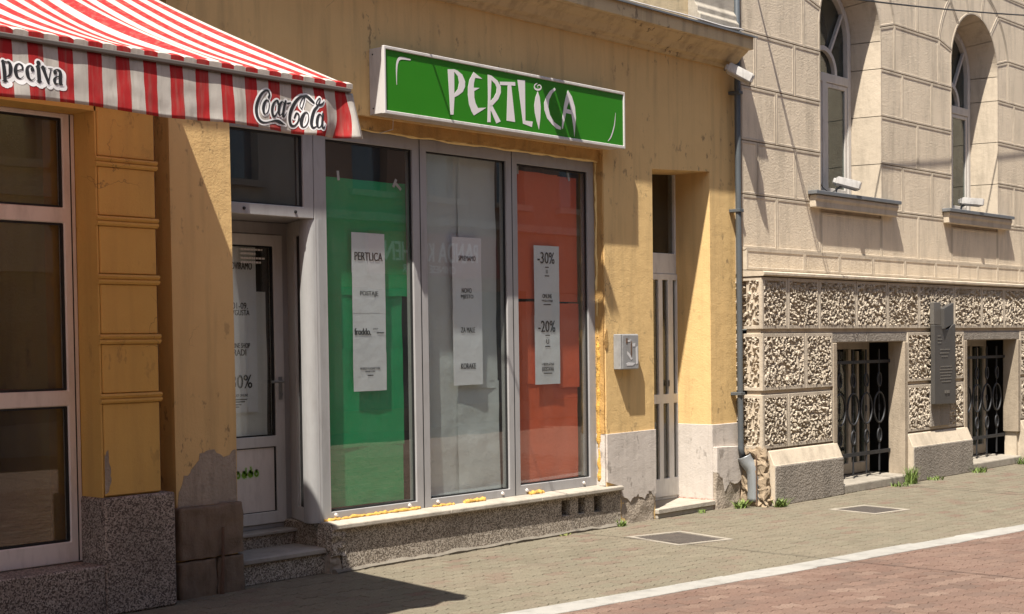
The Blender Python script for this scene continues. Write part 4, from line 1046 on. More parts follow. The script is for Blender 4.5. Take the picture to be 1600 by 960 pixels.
# expanding foam
def foam(pts, r, seed, name='foam_bead', m='foam', n=7):
    rn = random.Random(seed)
    P = spline(pts, 10)
    P = [(p[0]+rn.uniform(-.006, .006), p[1]+rn.uniform(-.005, .005), p[2]+rn.uniform(-.006, .006)) for p in P]
    mb = MB(); mb.tube(P, [r*rn.uniform(0.55, 1.25) for _ in P], n)
    return mb.build(name, M[m], A, smooth=True)
foam([(7.14, 0.085, 0.372), (7.35, 0.088, 0.375), (7.6, 0.088, 0.374), (7.85, 0.088, 0.374), (8.12, 0.09, 0.372)], 0.017, 1)
foam([(8.27, 0.09, 0.372), (8.5, 0.09, 0.373)], 0.012, 2)
foam([(8.62, 0.088, 0.373), (8.75, 0.082, 0.376), (8.86, 0.088, 0.373)], 0.020, 3)
foam([(9.42, 0.088, 0.372), (9.52, 0.082, 0.378), (9.6, 0.088, 0.372)], 0.021, 4)
foam([(10.372, 0.07, 0.40), (10.368, 0.07, 0.7), (10.372, 0.075, 1.1), (10.37, 0.07, 1.5), (10.373, 0.075, 1.7)], 0.021, 5)
foam([(10.37, 0.08, 1.7), (10.366, 0.08, 2.3), (10.364, 0.08, 2.9), (10.36, 0.08, 3.23)], 0.012, 6, m='foam_pale')
foam([(7.1, 0.06, 3.235), (7.9, 0.055, 3.24), (8.6, 0.06, 3.237), (9.5, 0.055, 3.238), (10.36, 0.06, 3.237)], 0.016, 7, m='foam_pale')
lump(6.28, 10.37, 0.035, 0.12, 3.24, 3.34, 'rough_lintel_fill', M['patch'], A, 6.6, 0.012, 0.03, 12)
# patched reveal
lump(10.362, 10.40, 0.012, 0.12, 0.83, 3.30, 'patched_reveal', M['patch'], A, 8.8, 0.008, 0.03, 10)
lump(10.362, 10.40, 0.006, 0.12, 0.37, 0.828, 'painted_reveal', M['plinth'], A, 1.8, 0.005, 0.03, 10)
# a scrap of torn plastic on the reveal
skin([(10.345, 1.66), (10.375, 1.74), (10.395, 1.77), (10.405, 1.66), (10.40, 1.60), (10.375, 1.58)], -0.008, -0.004, 'torn_plastic', M['patch'], bev=0)
# bare render and old stones at the foot of the pier
skin([(5.786, 0.60)] + [(6.272, 0.60), (6.27, 0.95)] + jag([(6.262, 0.955), (6.17, 0.90), (6.10, 0.955), (6.0, 0.96), (5.93, 0.86), (5.85, 0.80), (5.80, 0.70)], 12, 0.012), -0.003, 0.002, 'bare_render', M['render'], bev=0)
lump(5.765, 6.29, -0.05, 0.30, 0.25, 0.60, 'pier_stone', M['oldstone'], A, 7.7, 0.014, 0.02, 12, rnd_=2)
lump(5.765, 6.065, -0.045, 0.30, -0.03, 0.245, 'pier_stone', M['oldstone'], A, 1.7, 0.014, 0.02, 12, rnd_=2)
lump(6.075, 6.295, -0.045, 0.30, -0.03, 0.245, 'pier_stone', M['oldstone'], A, 2.9, 0.014, 0.02, 12, rnd_=2)

# ================================================================== BAKERY BUILDING (left)
K = thing('bakery_building', (4.0, 0, 0), 'ochre bakery building with banded pilaster and dark shop window at left edge', 'building')
mb = MB()
mb.slab([(0.0, 0.0), (0.6, 0.0), (0.6, 3.12), (5.165, 3.12), (5.165, 0.0), (5.58, 0.0), (5.58, TOPA), (0.0, TOPA)], [], 0.0, 0.42)
mb.build('wall', M['ochre'], K)
MB().box(5.575, 5.785, 0.16, 0.42, 0.0, TOPA).build('joint_strip', M['brown'], K)
PY = -0.12
pl = MB(); pl.box(5.162, 5.574, PY+0.02, 0.01, 0.60, 4.8); plo = pl.build('pilaster', M['ochre'], K)
zb = [0.735, 1.339, 1.706, 2.077, 2.435, 2.797, 3.16, 3.52, 3.88]
for i in range(len(zb)-1):
    MB().box(5.168, 5.58, PY, PY+0.03, zb[i]+(0.032 if i else 0.0), zb[i+1]-0.032).build('pilaster_block', M['ochre'], plo, bevel=0.006)
    z = zb[i+1]
    m_ = MB(); m_.profile([(PY+0.03, z-0.032), (PY-0.005, z-0.030), (PY-0.018, z-0.018), (PY-0.018, z-0.006), (PY-0.004, z-0.002), (PY-0.012, z+0.006), (PY-0.022, z+0.016), (PY-0.012, z+0.028), (PY+0.03, z+0.032)], 5.145, 5.592)
    m_.build('pilaster_moulding', M['ochre'], plo)
skin([(5.168, 1.0)] + jag([(5.168, 0.98), (5.19, 1.02), (5.205, 0.93), (5.21, 0.84), (5.19, 0.76)], 4, 0.006) + [(5.168, 0.75)], PY-0.002, PY+0.001, 'bare_render', M['render'], K, 0)
# pilaster plinth and terrazzo below the window
MB().box(5.135, 5.655, -0.165, 0.18, 0.0, 0.728).build('pilaster_plinth', M['terrazzo_red'], K, bevel=0.012)
MB().box(0.6, 5.133, -0.16, 0.18, 0.0, 0.318).build('window_apron', M['terrazzo_red'], K, bevel=0.008)
# reveal facing the window
MB().box(5.150, 5.1615, PY+0.004, 0.18, 0.729, 3.14).build('window_reveal', M['ochre'], K)
MB().box(0.6, 5.17, PY+0.004, 0.18, 3.10, 3.16).build('window_head', M['ochre'], K)
YK = 0.10
bw = MB()
cols = [(0.75, 2.05), (2.13, 3.45), (3.53, 5.062)]
hz = [(0.452, 1.295), (1.392, 2.425), (2.52, 3.07)]
bw.slab(R(0.66, 5.148, 0.322, 3.10), [R(a, b_, z0, z1) for a, b_ in cols for z0, z1 in hz], YK, YK+0.07)
bwo = bw.build('shop_window', M['white'], K, bevel=0.006)
MB().box(5.110, 5.118, YK-0.0015, YK+0.001, 0.33, 3.095).build('frame_joint', M['gasket'], bwo)
for a, b_ in cols:
    for z0, z1 in hz:
        MB().box(a-0.01, b_+0.01, YK+0.03, YK+0.038, z0-0.01, z1+0.01).build('pane', M['glass_b'], bwo)
        gk = MB(); gk.slab(R(a+0.0005, b_-0.0005, z0+0.0005, z1-0.0005), [R(a+0.014, b_-0.014, z0+0.014, z1-0.014)], YK+0.012, YK+0.0295); gk.build('gasket', M['gasket'], bwo)
MB().box(0.5, 5.5, 0.9, 4.0, 0.2, 3.3).build('bakery_interior', M['dark'], K)
MB().box(4.98, 5.14, 0.19, 0.88, 0.32, 3.2).build('inner_reveal', M['ochre'], K)
wp = MB()
for i in range(22):
    wp.box(0.7, 4.97, 0.86, 0.895, 0.35+i*0.128, 0.35+i*0.128+0.12)
wp.build('wood_panelling', M['wood'], K)
MB().box(0.7, 4.9, 0.35, 0.8, 1.30, 1.40).build('counter_shelf', M['shelf'], K)
MB().box(0.9, 4.62, 0.40, 0.80, 0.40, 0.86).build('display_counter', M['curtain'], K, bevel=0.02)
MB().box(3.95, 4.22, 0.45, 0.62, 1.401, 1.50).build('napkin_box', M['curtain'], K, bevel=0.01)

cn = MB()
cn.profile([(0.01, 4.30), (-0.035, 4.305), (-0.05, 4.33), (-0.10, 4.345), (-0.135, 4.385), (-0.15, 4.40), (-0.165, 4.405), (-0.22, 4.445), (-0.225, 4.455), (-0.28, 4.455), (-0.28, 4.57), (0.01, 4.57)], 0.0, 5.785)
co_ = cn.build('cornice', M['cornice'], K)
MB().profile([(0.008, 4.64), (0.008, 4.572), (-0.295, 4.572), (-0.305, 4.566), (-0.305, 4.582), (-0.29, 4.588)], 0.0, 5.785).build('cornice_flashing', M['zinc'], co_)
# ================================================================== AWNING
AW = thing('awning', (3.5, 0, 3.9), 'red and white striped awning with scalloped hem over the bakery window', 'awning')
AXL, AXR, YFB, ZFB, ZW = 0.4, 5.51, -2.03, 3.062, 3.93
nu, nv = 120, 16
cv = MB(); vs = []
for j in range(nv+1):
    v = j/nv                      # 0 wall .. 1 front bar
    for i in range(nu+1):
        x = AXL + (AXR-AXL)*i/nu
        e = min(1.0, (AXR-x)/0.85); e = e*e*(3-2*e)
        sag = -0.10*math.sin(math.pi*v)*(0.25+0.75*e) + 0.008*math.sin(x*9.0+v*3)*math.sin(math.pi*v)
        arm = 0.045*math.exp(-((x-4.72)/0.09)**2)*math.sin(math.pi*min(1, v*1.05))
        y = 0.0 - 0.02 + (YFB+0.03)*v
        vs.append((x, y, ZW + (ZFB-ZW)*v + sag + arm))
cv.add(vs, [(j*(nu+1)+i, j*(nu+1)+i+1, (j+1)*(nu+1)+i+1, (j+1)*(nu+1)+i) for j in range(nv) for i in range(nu)])
def along(o, vals):
    at = o.data.attributes.new('along', 'FLOAT', 'POINT'); at.data.foreach_set('value', vals)
cvo = cv.build('canopy', M['awning'], AW, smooth=True, fix=False)
along(cvo, [v[0] for v in vs])
def vy(x, z):
    """billow of the hanging valance"""
    d = (3.02-z)/0.26
    d = max(0.0, min(1.1, d))
    k = 0.3 + 1.2*sm(4.75, 5.4, x)
    b_ = 0.012*math.sin(x*11.0)*d + 0.009*math.sin(x*23.0+1.0)*d
    c_ = 0.035*sm(5.2, 5.5, x)*math.sin((x-5.2)*26)*d
    return -(b_*k + c_) - 0.012*d + 0.004*noise.noise((x*9, z*14, 2.0))*(0.4+d)
va = MB(); vs = []; al = []
nu, nv = 420, 14
for j in range(nv+1):
    for i in range(nu+1):
        x = AXL + (AXR+0.012-AXL)*i/nu
        zb_ = 2.765 + 0.006*math.sin(x*7.0)
        z = 3.018 + (zb_-3.018)*j/nv
        t_ = j/nv
        xx = x + 0.030*sm(5.3, 5.52, x)*t_ + 0.026*sm(5.05, 5.3, x)*(1-sm(5.46, 5.52, x))*math.sin(t_*3.4+0.4)*t_ + 0.003*noise.noise((x*6, z*10, 4))
        vs.append((xx, YFB + vy(x, z), z)); al.append(x)
va.add(vs, [(j*(nu+1)+i, j*(nu+1)+i+1, (j+1)*(nu+1)+i+1, (j+1)*(nu+1)+i) for j in range(nv) for i in range(nu)])
vao = va.build('valance', M['awning'], AW, smooth=True, fix=False)
along(vao, al)
md = vao.modifiers.new('thickness', 'SOLIDIFY'); md.thickness = 0.002; md.offset = 0
# end flap that turns the corner
ef = MB(); vs = []
for j in range(9):
    for i in range(7):
        t_ = i/6
        z = 3.018 + (2.768-3.018)*j/8
        vs.append((AXR+0.012 + 0.03*(j/8) + 0.012*math.sin(t_*7)*(j/8), YFB + vy(AXR, z) + 0.16*t_, z + 0.10*t_*(j/8)))
ef.add(vs, [(j*7+i, j*7+i+1, (j+1)*7+i+1, (j+1)*7+i) for j in range(8) for i in range(6)])
along(ef.build('end_flap', M['awning'], AW, smooth=True, fix=False), [AXR+0.012+0.16*(i/6) for j in range(9) for i in range(7)])
# scalloped strip of cloth above the bar, the bar itself, roller and arms
se = MB(); vs = []
nu = 420
for i in range(nu+1):
    x = AXL + (AXR-AXL)*i/nu
    ph = ((x-3.49+0.15192*60) % 0.07596)/0.07596
    sc2 = 0.008*math.sqrt(max(0.0, 1-(2*ph-1)**4))
    vs += [(x, YFB-0.012, 3.040), (x, YFB-0.014, 3.058+sc2), (x, YFB+0.02, 3.072+sc2)]
se.add(vs, [(i*3+k, (i+1)*3+k, (i+1)*3+k+1, i*3+k+1) for i in range(nu) for k in range(2)])
along(se.build('hem', M['awning'], AW, fix=False), [v[0] for v in vs])
MB().box(AXL, AXR-0.01, YFB-0.018, YFB+0.02, 3.018, 3.042).build('front_bar', M['bar'], AW, bevel=0.005)
MB().tube([(AXL, -0.06, ZW+0.02), (AXR, -0.06, ZW+0.02)], 0.05, 12).build('roller_tube', M['white'], AW, smooth=True)
for xa in (1.0, 2.9, 4.72):
    a_ = MB(); a_.tube([(xa, -0.02, ZW-0.15), (xa, -1.0, 3.36), (xa, YFB+0.02, 3.03)], 0.018, 8); a_.build('folding_arm', M['white'], AW)
# printed words on the valance
def vyo(x, z): return vy(x, z)
for strokes, nm in ((SCRIPT, 'script_lettering'), (BAKE, 'serif_lettering')):
    o1 = MB(); o2 = MB()
    gw = 0.0145 if nm[:3] == 'scr' else 0.014
    kw = 1.22 if nm[:3] == 'scr' else 1.12
    for p, ws in strokes:
        ws = [w_*kw for w_ in ws]
        ribbon(o1, p, ws, YFB-0.0042, yfun=vyo)
        ribbon(o2, p, ws, YFB-0.0026, grow=gw*0.62, yfun=vyo)
        if nm[:3] == 'ser': ribbon(o2, p, ws, YFB-0.0022, grow=gw, yfun=vyo, dx=0.008, dz=-0.010)
    o2.build('lettering_outline', M['vinyl_white'], vao, fix=False)
    o1.build(nm, M['ink'], vao, fix=False)

# ================================================================== SHOP SIGN
SG = thing('shop_sign', (9.0, 0, 3.58), 'green illuminated box sign lettered PERTLICA above the display window', 'sign')
SX0, SX1, SZ0, SZ1, SY = 7.555, 10.475, 3.335, 3.83, -0.16
q = MB(); q.box(SX0+0.012, SX1-0.012, SY+0.012, 0.0, SZ0+0.006, SZ1-0.006); so1 = q.build('case', M['sign_case'], SG, bevel=0.004)
q = MB(); q.slab(R(SX0, SX1, SZ0, SZ1), [R(SX0+0.02, SX1-0.02, SZ0+0.026, SZ1-0.024)], SY-0.012, SY+0.02); q.build('frame', M['sign_case'], SG, bevel=0.004)
q = MB(); q.slab(R(SX0+0.018, SX1-0.018, SZ0+0.024, SZ1-0.022), [], SY-0.001, SY+0.008); q.build('face', M['sign_green'], SG)
q = MB()
for p in SIGNPOLY: q.slab(p, [], SY-0.0026, SY-0.0006, back=False)
q.build('lettering', M['sign_white'], SG)
for p, ws in SIGNSTROKE:
    q = MB(); ribbon(q, p, ws, SY-0.0028); q.build('ornament', M['sign_white'], SG, fix=False)
for z in (SZ0+0.05, SZ1-0.05):
    MB().tube([(SX0+0.0115, -0.04, z), (SX0+0.008, -0.04, z)], 0.006, 6).build('screw', M['gasket'], SG)
cb = MB(); cb.tube([(7.75, -0.06, 3.345), (7.752, -0.05, 3.25), (7.70, 0.04, 3.225)], 0.003, 5); cb.build('power_cord', M['sign_case'], SG)

# ================================================================== SHEETS AND POSTERS BEHIND THE GLASS
def crumple(x0, x1, z0, z1, y, amp, seed, nx=14, nz_=30, top=None, edge=0.008):
    rn = random.Random(seed); vs = []
    for j in range(nz_+1):
        for i in range(nx+1):
            u, v = i/nx, j/nz_
            x = x0+(x1-x0)*u; z = z0+(z1-z0)*v
            if i in (0, nx): x += edge*noise.noise((z*3, seed, i))
            if j in (0, nz_): z += edge*noise.noise((x*4, seed, j))
            if top and j == nz_: z += top(u)
            n_ = noise.noise((x*1.6, z*1.1, seed)) + 0.5*noise.noise((x*5, z*2.4, seed+3)) + 0.35*abs(noise.noise((x*3+z*2, z*3.5, seed+8)))
            vs.append((x, y+amp*n_, z))
    return vs, [(j*(nx+1)+i, j*(nx+1)+i+1, (j+1)*(nx+1)+i+1, (j+1)*(nx+1)+i) for j in range(nz_) for i in range(nx)]
def sheet_thing(name, parts, m, label, cat, loc):
    o = thing(name, loc, label, cat)
    for k, (x0, x1, z0, z1, y, amp, sd2) in enumerate(parts):
        vs, fs = crumple(x0, x1, z0, z1, y, amp, sd2)
        p = MB().add(vs, fs).build('paper_sheet', m, o, smooth=True, fix=False)
    return o
sheet_thing('window_covering', [(7.262, 8.105, 2.02, 2.885, 0.185, 0.008, 1.0), (7.20, 8.06, 1.35, 2.06, 0.195, 0.008, 5.0), (7.24, 8.055, 0.88, 1.62, 0.187, 0.008, 2.0), (7.262, 8.045, 0.445, 0.93, 0.193, 0.006, 3.0)], M['green_sheet'],
            'green paper covering the left pane of the display window', 'paper', (7.66, 0.18, 0.45))
sheet_thing('window_covering', [(8.22, 8.74, 0.40, 3.16, 0.20, 0.018, 11.0), (8.70, 9.16, 1.28, 3.16, 0.192, 0.022, 12.0), (8.66, 9.17, 0.42, 1.34, 0.186, 0.024, 13.0)], M['grey_sheet'],
            'crumpled grey packing paper covering the middle pane', 'paper', (8.7, 0.18, 0.43))
sheet_thing('window_covering', [(9.30, 9.97, 2.02, 3.10, 0.19, 0.008, 21.0), (9.95, 10.235, 2.0, 3.09, 0.196, 0.008, 22.0), (9.32, 9.96, 1.30, 1.995, 0.19, 0.008, 23.0), (9.94, 10.235, 1.25, 1.985, 0.187, 0.008, 26.0), (9.42, 10.22, 0.44, 1.30, 0.195, 0.010, 24.0), (9.30, 9.48, 0.44, 1.36, 0.203, 0.010, 25.0)], M['red_sheet'],
            'orange red paper covering the right pane of the display window', 'paper', (9.8, 0.18, 0.45))
for (tx, tz, ta, tl) in ((7.40, 2.90, 0.1, 'at the top left corner of the green paper'), (7.98, 2.885, -0.5, 'steeply tilted, left of the top right corner of the green paper'), (8.02, 2.86, 0.9, 'across the top right corner of the green paper'), (9.42, 3.10, 0.0, 'at the top left of the red paper'), (10.1, 3.09, 0.3, 'at the top right of the red paper'), (7.56, 2.05, 0.4, 'above the POSTAJE line beside the green pane poster')):
    t_ = MB(); c_, s_ = math.cos(ta), math.sin(ta)
    t_.add([(tx+c_*a-s_*b_, 0.172, tz+s_*a+c_*b_) for a, b_ in ((-0.012, -0.035), (0.012, -0.035), (0.012, 0.035), (-0.012, 0.035))], [(0, 1, 2, 3)])
    tag(t_.build('tape_strip', M['scrap'], None, fix=False), 'strip of pale tape '+tl, 'tape', 'tape strips on the window paper')
def poster(x0, x1, z0, z1, y, label, words, seams, seed, bars=()):
    o = thing('paper_poster', ((x0+x1)/2, y, z0), label, 'poster')
    zz = [z0]+seams+[z1]
    for i in range(len(zz)-1):
        vs, fs = crumple(x0, x1, zz[i]+0.001*i, zz[i+1]+0.006, y+0.0008*(i % 2), 0.0012, seed+i*1.7, 8, 10, edge=0.003)
        p = MB().add(vs, fs).build('paper_sheet', M['paper'], o, smooth=True, fix=False)
    q = MB(); xc = (x0+x1)/2
    for s_, zc, wd, he, bo, dx in words: put_text(q, s_, xc+dx, zc, wd, he, y-0.0030, bold=bo*0.45)
    for zc, wd, dx in bars: q.add([(xc+dx-wd/2, y-0.0029, zc-0.004), (xc+dx+wd/2, y-0.0029, zc-0.004), (xc+dx+wd/2, y-0.0029, zc+0.004), (xc+dx-wd/2, y-0.0029, zc+0.004)], [(0, 1, 2, 3)])
    q.build('lettering', M['ink'], o, fix=False)
YP = 0.155
poster(7.505, 7.845, 1.30, 2.482, YP, 'long white paper poster reading PERTLICA POSTAJE on the green pane',
       [('PERTLICA', 2.312, 0.285, 0.062, 0.004, 0), ('POSTAJE', 2.03, 0.185, 0.044, 0.002, 0), ('froddo.', 1.748, 0.165, 0.050, 0.006, -0.072), ('SHOP', 1.768, 0.05, 0.012, 0.001, 0.06), ('FRODDO FLAGSHIP STORE', 1.470, 0.205, 0.017, 0.0012, 0), ('BANJA LUKA', 1.445, 0.10, 0.016, 0.0012, 0)], [1.585, 1.885, 2.185], 31, [(1.418, 0.06, 0), (1.738, 0.075, 0.11)])
poster(8.588, 8.935, 1.312, 2.497, YP, 'long white paper poster reading SPREMAMO NOVO MJESTO on the grey pane',
       [('SPREMAMO', 2.335, 0.20, 0.040, 0.002, 0), ('NOVO', 2.075, 0.115, 0.040, 0.002, -0.01), ('MJESTO', 2.022, 0.145, 0.040, 0.002, -0.005), ('ZA MALE', 1.757, 0.165, 0.042, 0.002, 0.0), ('KORAKE', 1.465, 0.175, 0.046, 0.003, 0.0)], [1.61, 1.90, 2.2], 47)
poster(9.598, 9.933, 1.288, 2.470, YP, 'long white paper poster with -30% and -20% on the red pane',
       [('-30%', 2.372, 0.225, 0.098, 0.004, -0.01), ('U', 2.255, 0.022, 0.030, 0.002, 0), ('ONLINE', 2.045, 0.125, 0.036, 0.002, 0), ('+POSLOVANJE', 2.002, 0.15, 0.022, 0.0015, 0), ('-20%', 1.785, 0.225, 0.098, 0.004, -0.01), ('U', 1.655, 0.035, 0.040, 0.003, 0), ('+ BESPLATNA', 1.46, 0.165, 0.022, 0.0015, 0), ('DOSTAVA', 1.418, 0.155, 0.036, 0.003, 0)], [1.575, 1.875, 2.172], 61,
       [(2.292, 0.05, 0), (2.218, 0.06, 0), (1.972, 0.10, 0), (1.708, 0.06, 0), (1.612, 0.07, 0), (1.382, 0.11, 0)])
poster(6.60, 6.945, 1.165, 2.40, 0.585, 'long white paper poster with -30% inside the shop door',
       [('RENOVIRAMO', 2.235, 0.27, 0.052, 0.003, 0), ('01-09.', 1.945, 0.14, 0.046, 0.002, 0.02), ('AVGUSTA', 1.895, 0.19, 0.040, 0.002, 0.01), ('ONLINE SHOP', 1.655, 0.21, 0.036, 0.002, 0), ('RADI', 1.605, 0.115, 0.046, 0.003, 0.01), ('-30%', 1.392, 0.235, 0.098, 0.004, 0), ('POPUST ONLINE', 1.292, 0.155, 0.018, 0.001, 0)], [1.47, 1.75, 2.08], 73,
       [(1.262, 0.14, 0), (1.245, 0.12, -0.01), (1.225, 0.07, -0.02), (1.208, 0.05, -0.03)])
vs, fs = crumple(6.36, 7.05, 0.985, 2.05, 0.605, 0.012, 91.0)
dcv = MB().add(vs, fs).build('door_covering', M['door_paper'], None, smooth=True, fix=False)
tag(dcv, 'pale packing paper hung behind the glass of the shop door', 'paper')

# ================================================================== SMALL WALL FITTINGS
MT = thing('meter_box', (10.62, 0, 1.396), 'small dented grey metal meter box on the yellow wall', 'meter box')
MB().box(10.49, 10.755, -0.082, 0.0, 1.397, 1.712).build('case', M['box'], MT, bevel=0.006)
q = MB(); q.slab(R(10.512, 10.748, 1.402, 1.704), [], -0.090, -0.0825); q.build('door', M['box'], MT, bevel=0.003)
q = MB(); q.slab(R(10.56, 10.582, 1.63, 1.675), [], -0.093, -0.0905); q.slab([(10.634, 1.50), (10.645, 1.53), (10.648, 1.63), (10.64, 1.65), (10.63, 1.62), (10.628, 1.53)], [], -0.093, -0.0905); q.build('keyhole', M['rust'], MT)
q = MB()
for pl_ in ([(10.565, 1.66), (10.60, 1.655), (10.632, 1.664), (10.625, 1.645), (10.59, 1.64)], [(10.655, 1.625), (10.70, 1.63), (10.695, 1.60), (10.66, 1.60)], [(10.71, 1.44), (10.735, 1.45), (10.73, 1.60), (10.705, 1.59)], [(10.575, 1.56), (10.61, 1.54), (10.655, 1.49), (10.63, 1.48), (10.58, 1.53)], [(10.56, 1.45), (10.60, 1.46), (10.70, 1.452), (10.66, 1.43), (10.57, 1.43)]):
    q.slab(pl_, [], -0.0920, -0.0904)
q.build('torn_sticker', M['scrap'], MT)

def floodlight(loc, rotz, tilt, label, arm):
    o = thing('floodlight', loc, label, 'floodlight', 'floodlights on the facades')
    MM = Matrix.Translation(loc) @ Matrix.Rotation(rotz, 4, 'Z') @ Matrix.Rotation(tilt, 4, 'X')
    def pb(mb): mb.v = [tuple(MM @ Vector(v)) for v in mb.v]; return mb
    q = MB(); q.hexa([(-0.10,-0.14,-0.045),(0.10,-0.14,-0.045),(0.085,0.12,-0.035),(-0.085,0.12,-0.035),(-0.11,-0.14,0.045),(0.11,-0.14,0.045),(0.09,0.12,0.05),(-0.09,0.12,0.05)])
    pb(q).build('housing', M['lamp_case'], o, bevel=0.010, seg=2)
    q = MB(); q.box(-0.095, 0.095, -0.150, -0.139, -0.04, 0.04); pb(q).build('lens', M['lamp_dark'], o, bevel=0.003)
    q = MB(); q.box(-0.03, 0.03, 0.118, 0.145, -0.02, 0.03); pb(q).build('junction_box', M['lamp_case'], o, bevel=0.004)
    q = MB(); q.tube(arm, 0.014, 8); q.build('bracket', M['zinc'], o)
    return o
floodlight((12.27, -0.20, 4.215), math.radians(35), math.radians(28), 'weathered floodlight under the cornice at the corner of the yellow building', [(12.33, 0.0, 4.29), (12.31, -0.06, 4.29), (12.28, -0.16, 4.25)])
floodlight((14.62, -0.07, 3.335), math.radians(38), math.radians(14), 'white floodlight tilted upward on the sill of the arched window nearest the yellow building', [(14.56, 0.03, 3.21), (14.57, 0.02, 3.28), (14.6, -0.03, 3.31)])
floodlight((17.80, -0.07, 3.33), math.radians(38), math.radians(4), 'white floodlight lying level on the sill of the right arched window', [(17.74, 0.03, 3.21), (17.75, 0.02, 3.28), (17.78, -0.03, 3.31)])
for cx, nm in ((14.735, 'cable looped behind the floodlight on the left arched window sill'),):
    q = MB(); q.tube(spline([(cx-0.5, 0.05, 3.40), (cx-0.55, -0.02, 3.28), (cx-0.45, -0.06, 3.22), (cx-0.25, -0.02, 3.26)], 6), 0.006, 5); tag(q.build('lamp_cable', M['cord'], None, smooth=True), 'black '+nm, 'cable')

PQ = thing('memorial_plaque', (16.4, YR, 0.85), 'tall dark bronze memorial plaque with book relief between the basement windows', 'plaque')
PYf = -0.385
q = MB(); q.slab([(16.115, 0.865), (16.68, 0.855), (16.68, 1.80), (16.60, 1.79), (16.50, 1.74), (16.40, 1.74), (16.30, 1.78), (16.115, 1.79)], [], PYf, PYf+0.05)
q.build('plate', M['bronze'], PQ, bevel=0.005)
q = MB(); q.slab([(16.12, 1.795), (16.30, 1.785), (16.305, 2.05), (16.12, 2.05)], [], PYf+0.01, PYf+0.06); q.build('side_column', M['bronze_hi'], PQ, bevel=0.004)
q = MB(); q.hexa([(16.31,PYf-0.03,1.74),(16.67,PYf+0.02,1.80),(16.67,PYf+0.06,1.80),(16.31,PYf+0.05,1.74),(16.31,PYf-0.03,1.98),(16.67,PYf+0.02,2.05),(16.67,PYf+0.06,2.05),(16.31,PYf+0.05,1.98)]); q.build('open_page', M['bronze'], PQ, bevel=0.004)
q = MB(); rn = random.Random(3)
for k, (z, x0, x1) in enumerate([(1.66, 16.20, 16.28), (1.62, 16.20, 16.29), (1.58, 16.20, 16.27), (1.50, 16.26, 16.50), (1.46, 16.26, 16.48), (1.42, 16.30, 16.44), (1.30, 16.27, 16.55), (1.265, 16.25, 16.57), (1.23, 16.25, 16.56), (1.195, 16.27, 16.55), (1.16, 16.26, 16.56), (1.125, 16.30, 16.52)]):
    x = x0
    while x < x1:
        l = rn.uniform(0.02, 0.05); q.box(x, min(x+l, x1+0.02), PYf-0.004, PYf+0.001, z-0.008, z+0.008); x += l+0.010
q.box(16.38, 16.43, PYf-0.008, PYf+0.001, 0.985, 1.02); q.box(16.45, 16.50, PYf-0.008, PYf+0.001, 0.985, 1.02)
q.build('raised_text', M['bronze_hi'], PQ)
bk = MB(); bk.slab(R(16.16, 16.40, 0.60, 1.1), [], YR-0.02, YR+0.03); bk.slab(R(16.405, 16.66, 0.60, 1.1), [], YR-0.02, YR+0.03)
bk.build('backing_stone', M['plinth_stone'], B, bevel=0.004)

DP = thing('downpipe', (12.44, -0.08, 0.0), 'grey rain downpipe in the corner between the two buildings', 'downpipe')
MB().tube([(12.425, -0.085, 8.5), (12.425, -0.085, 3.4), (12.428, -0.09, 0.58), (12.445, -0.11, 0.47)], 0.029, 12).build('pipe', M['pipe'], DP, smooth=True)
q = MB(); q.tube(spline([(12.455, -0.11, 0.50), (12.475, -0.13, 0.44), (12.505, -0.17, 0.37), (12.515, -0.185, 0.28), (12.515, -0.185, 0.05)], 5), 0.068, 14, cap=False); eo = q.build('outlet_elbow', M['galv'], DP, smooth=True)
md = eo.modifiers.new('thickness', 'SOLIDIFY'); md.thickness = 0.003
for z in (2.9, 1.1, 4.05):
    MB().box(12.386, 12.464, -0.124, -0.002, z, z+0.03).build('pipe_clip', M['pipe'], DP, bevel=0.003)
q = MB(); q.tube([(12.445, -0.255, 0.52), (12.447, -0.255, 0.02)], 0.006, 5); q.build('earth_rod', M['rust'], DP)
q = MB(); q.tube([(6.095, -0.075, 0.45), (6.093, -0.072, 0.2), (6.09, -0.06, 0.0)], [0.011, 0.012, 0.016], 6); tag(q.build('iron_rod', M['rust'], None), 'rusty iron rod standing against the pier stones', 'rod')
# added unseen bracket; its two arms cast the shadow bands on the sign
FB = thing('shadow_bracket', (8.92, 0.0, 4.9), 'added steel bracket with two flat arms, out of view, casting shadow bands on the sign', 'bracket')
MB().box(8.70, 9.14, -0.02, 0.009, 4.83, 4.98).build('wall_plate', M['zinc'], FB)
for xa in (8.78, 8.95):
    MB().box(xa, xa+0.13, -0.62, -0.02, 4.895, 4.93).build('arm', M['zinc'], FB)

# overhead cables
def cable(p0, p1, sag, r, label, grp='overhead cables'):
    a, b_ = Vector(p0), Vector(p1); pts = []
    for i in range(25):
        t_ = i/24; p = a.lerp(b_, t_); p.z -= sag*4*t_*(1-t_); pts.append(p)
    q = MB(); q.tube(pts, r, 5); return tag(q.build('overhead_cable', M['cord'], None), label, 'cable', grp)
cable((14.0, -0.42, 5.19), (21.5, -0.42, 6.15), 0.05, 0.009, 'black cable strung along the stone facade above the right arched window')
cable((12.65, -0.08, 5.42), (11.2, -12.0, 6.6), 0.5, 0.012, 'thick cable crossing the street from the corner of the stone building')
cable((12.70, -0.08, 5.32), (12.4, -12.0, 6.4), 0.6, 0.008, 'thin cable crossing the street from the corner of the stone building')
cable((7.62, 0.0, 4.72), (6.8, -12.0, 6.4), 0.35, 0.009, 'thin cable crossing the street from above the shop sign')
q = MB(); q.tube(spline([(9.5, -0.28, 4.60), (10.6, -0.29, 4.598), (11.3, -0.29, 4.605), (11.9, -0.285, 4.60), (12.25, -0.26, 4.625), (12.43, -0.10, 4.60), (12.43, -0.05, 4.0)], 6), 0.007, 5)
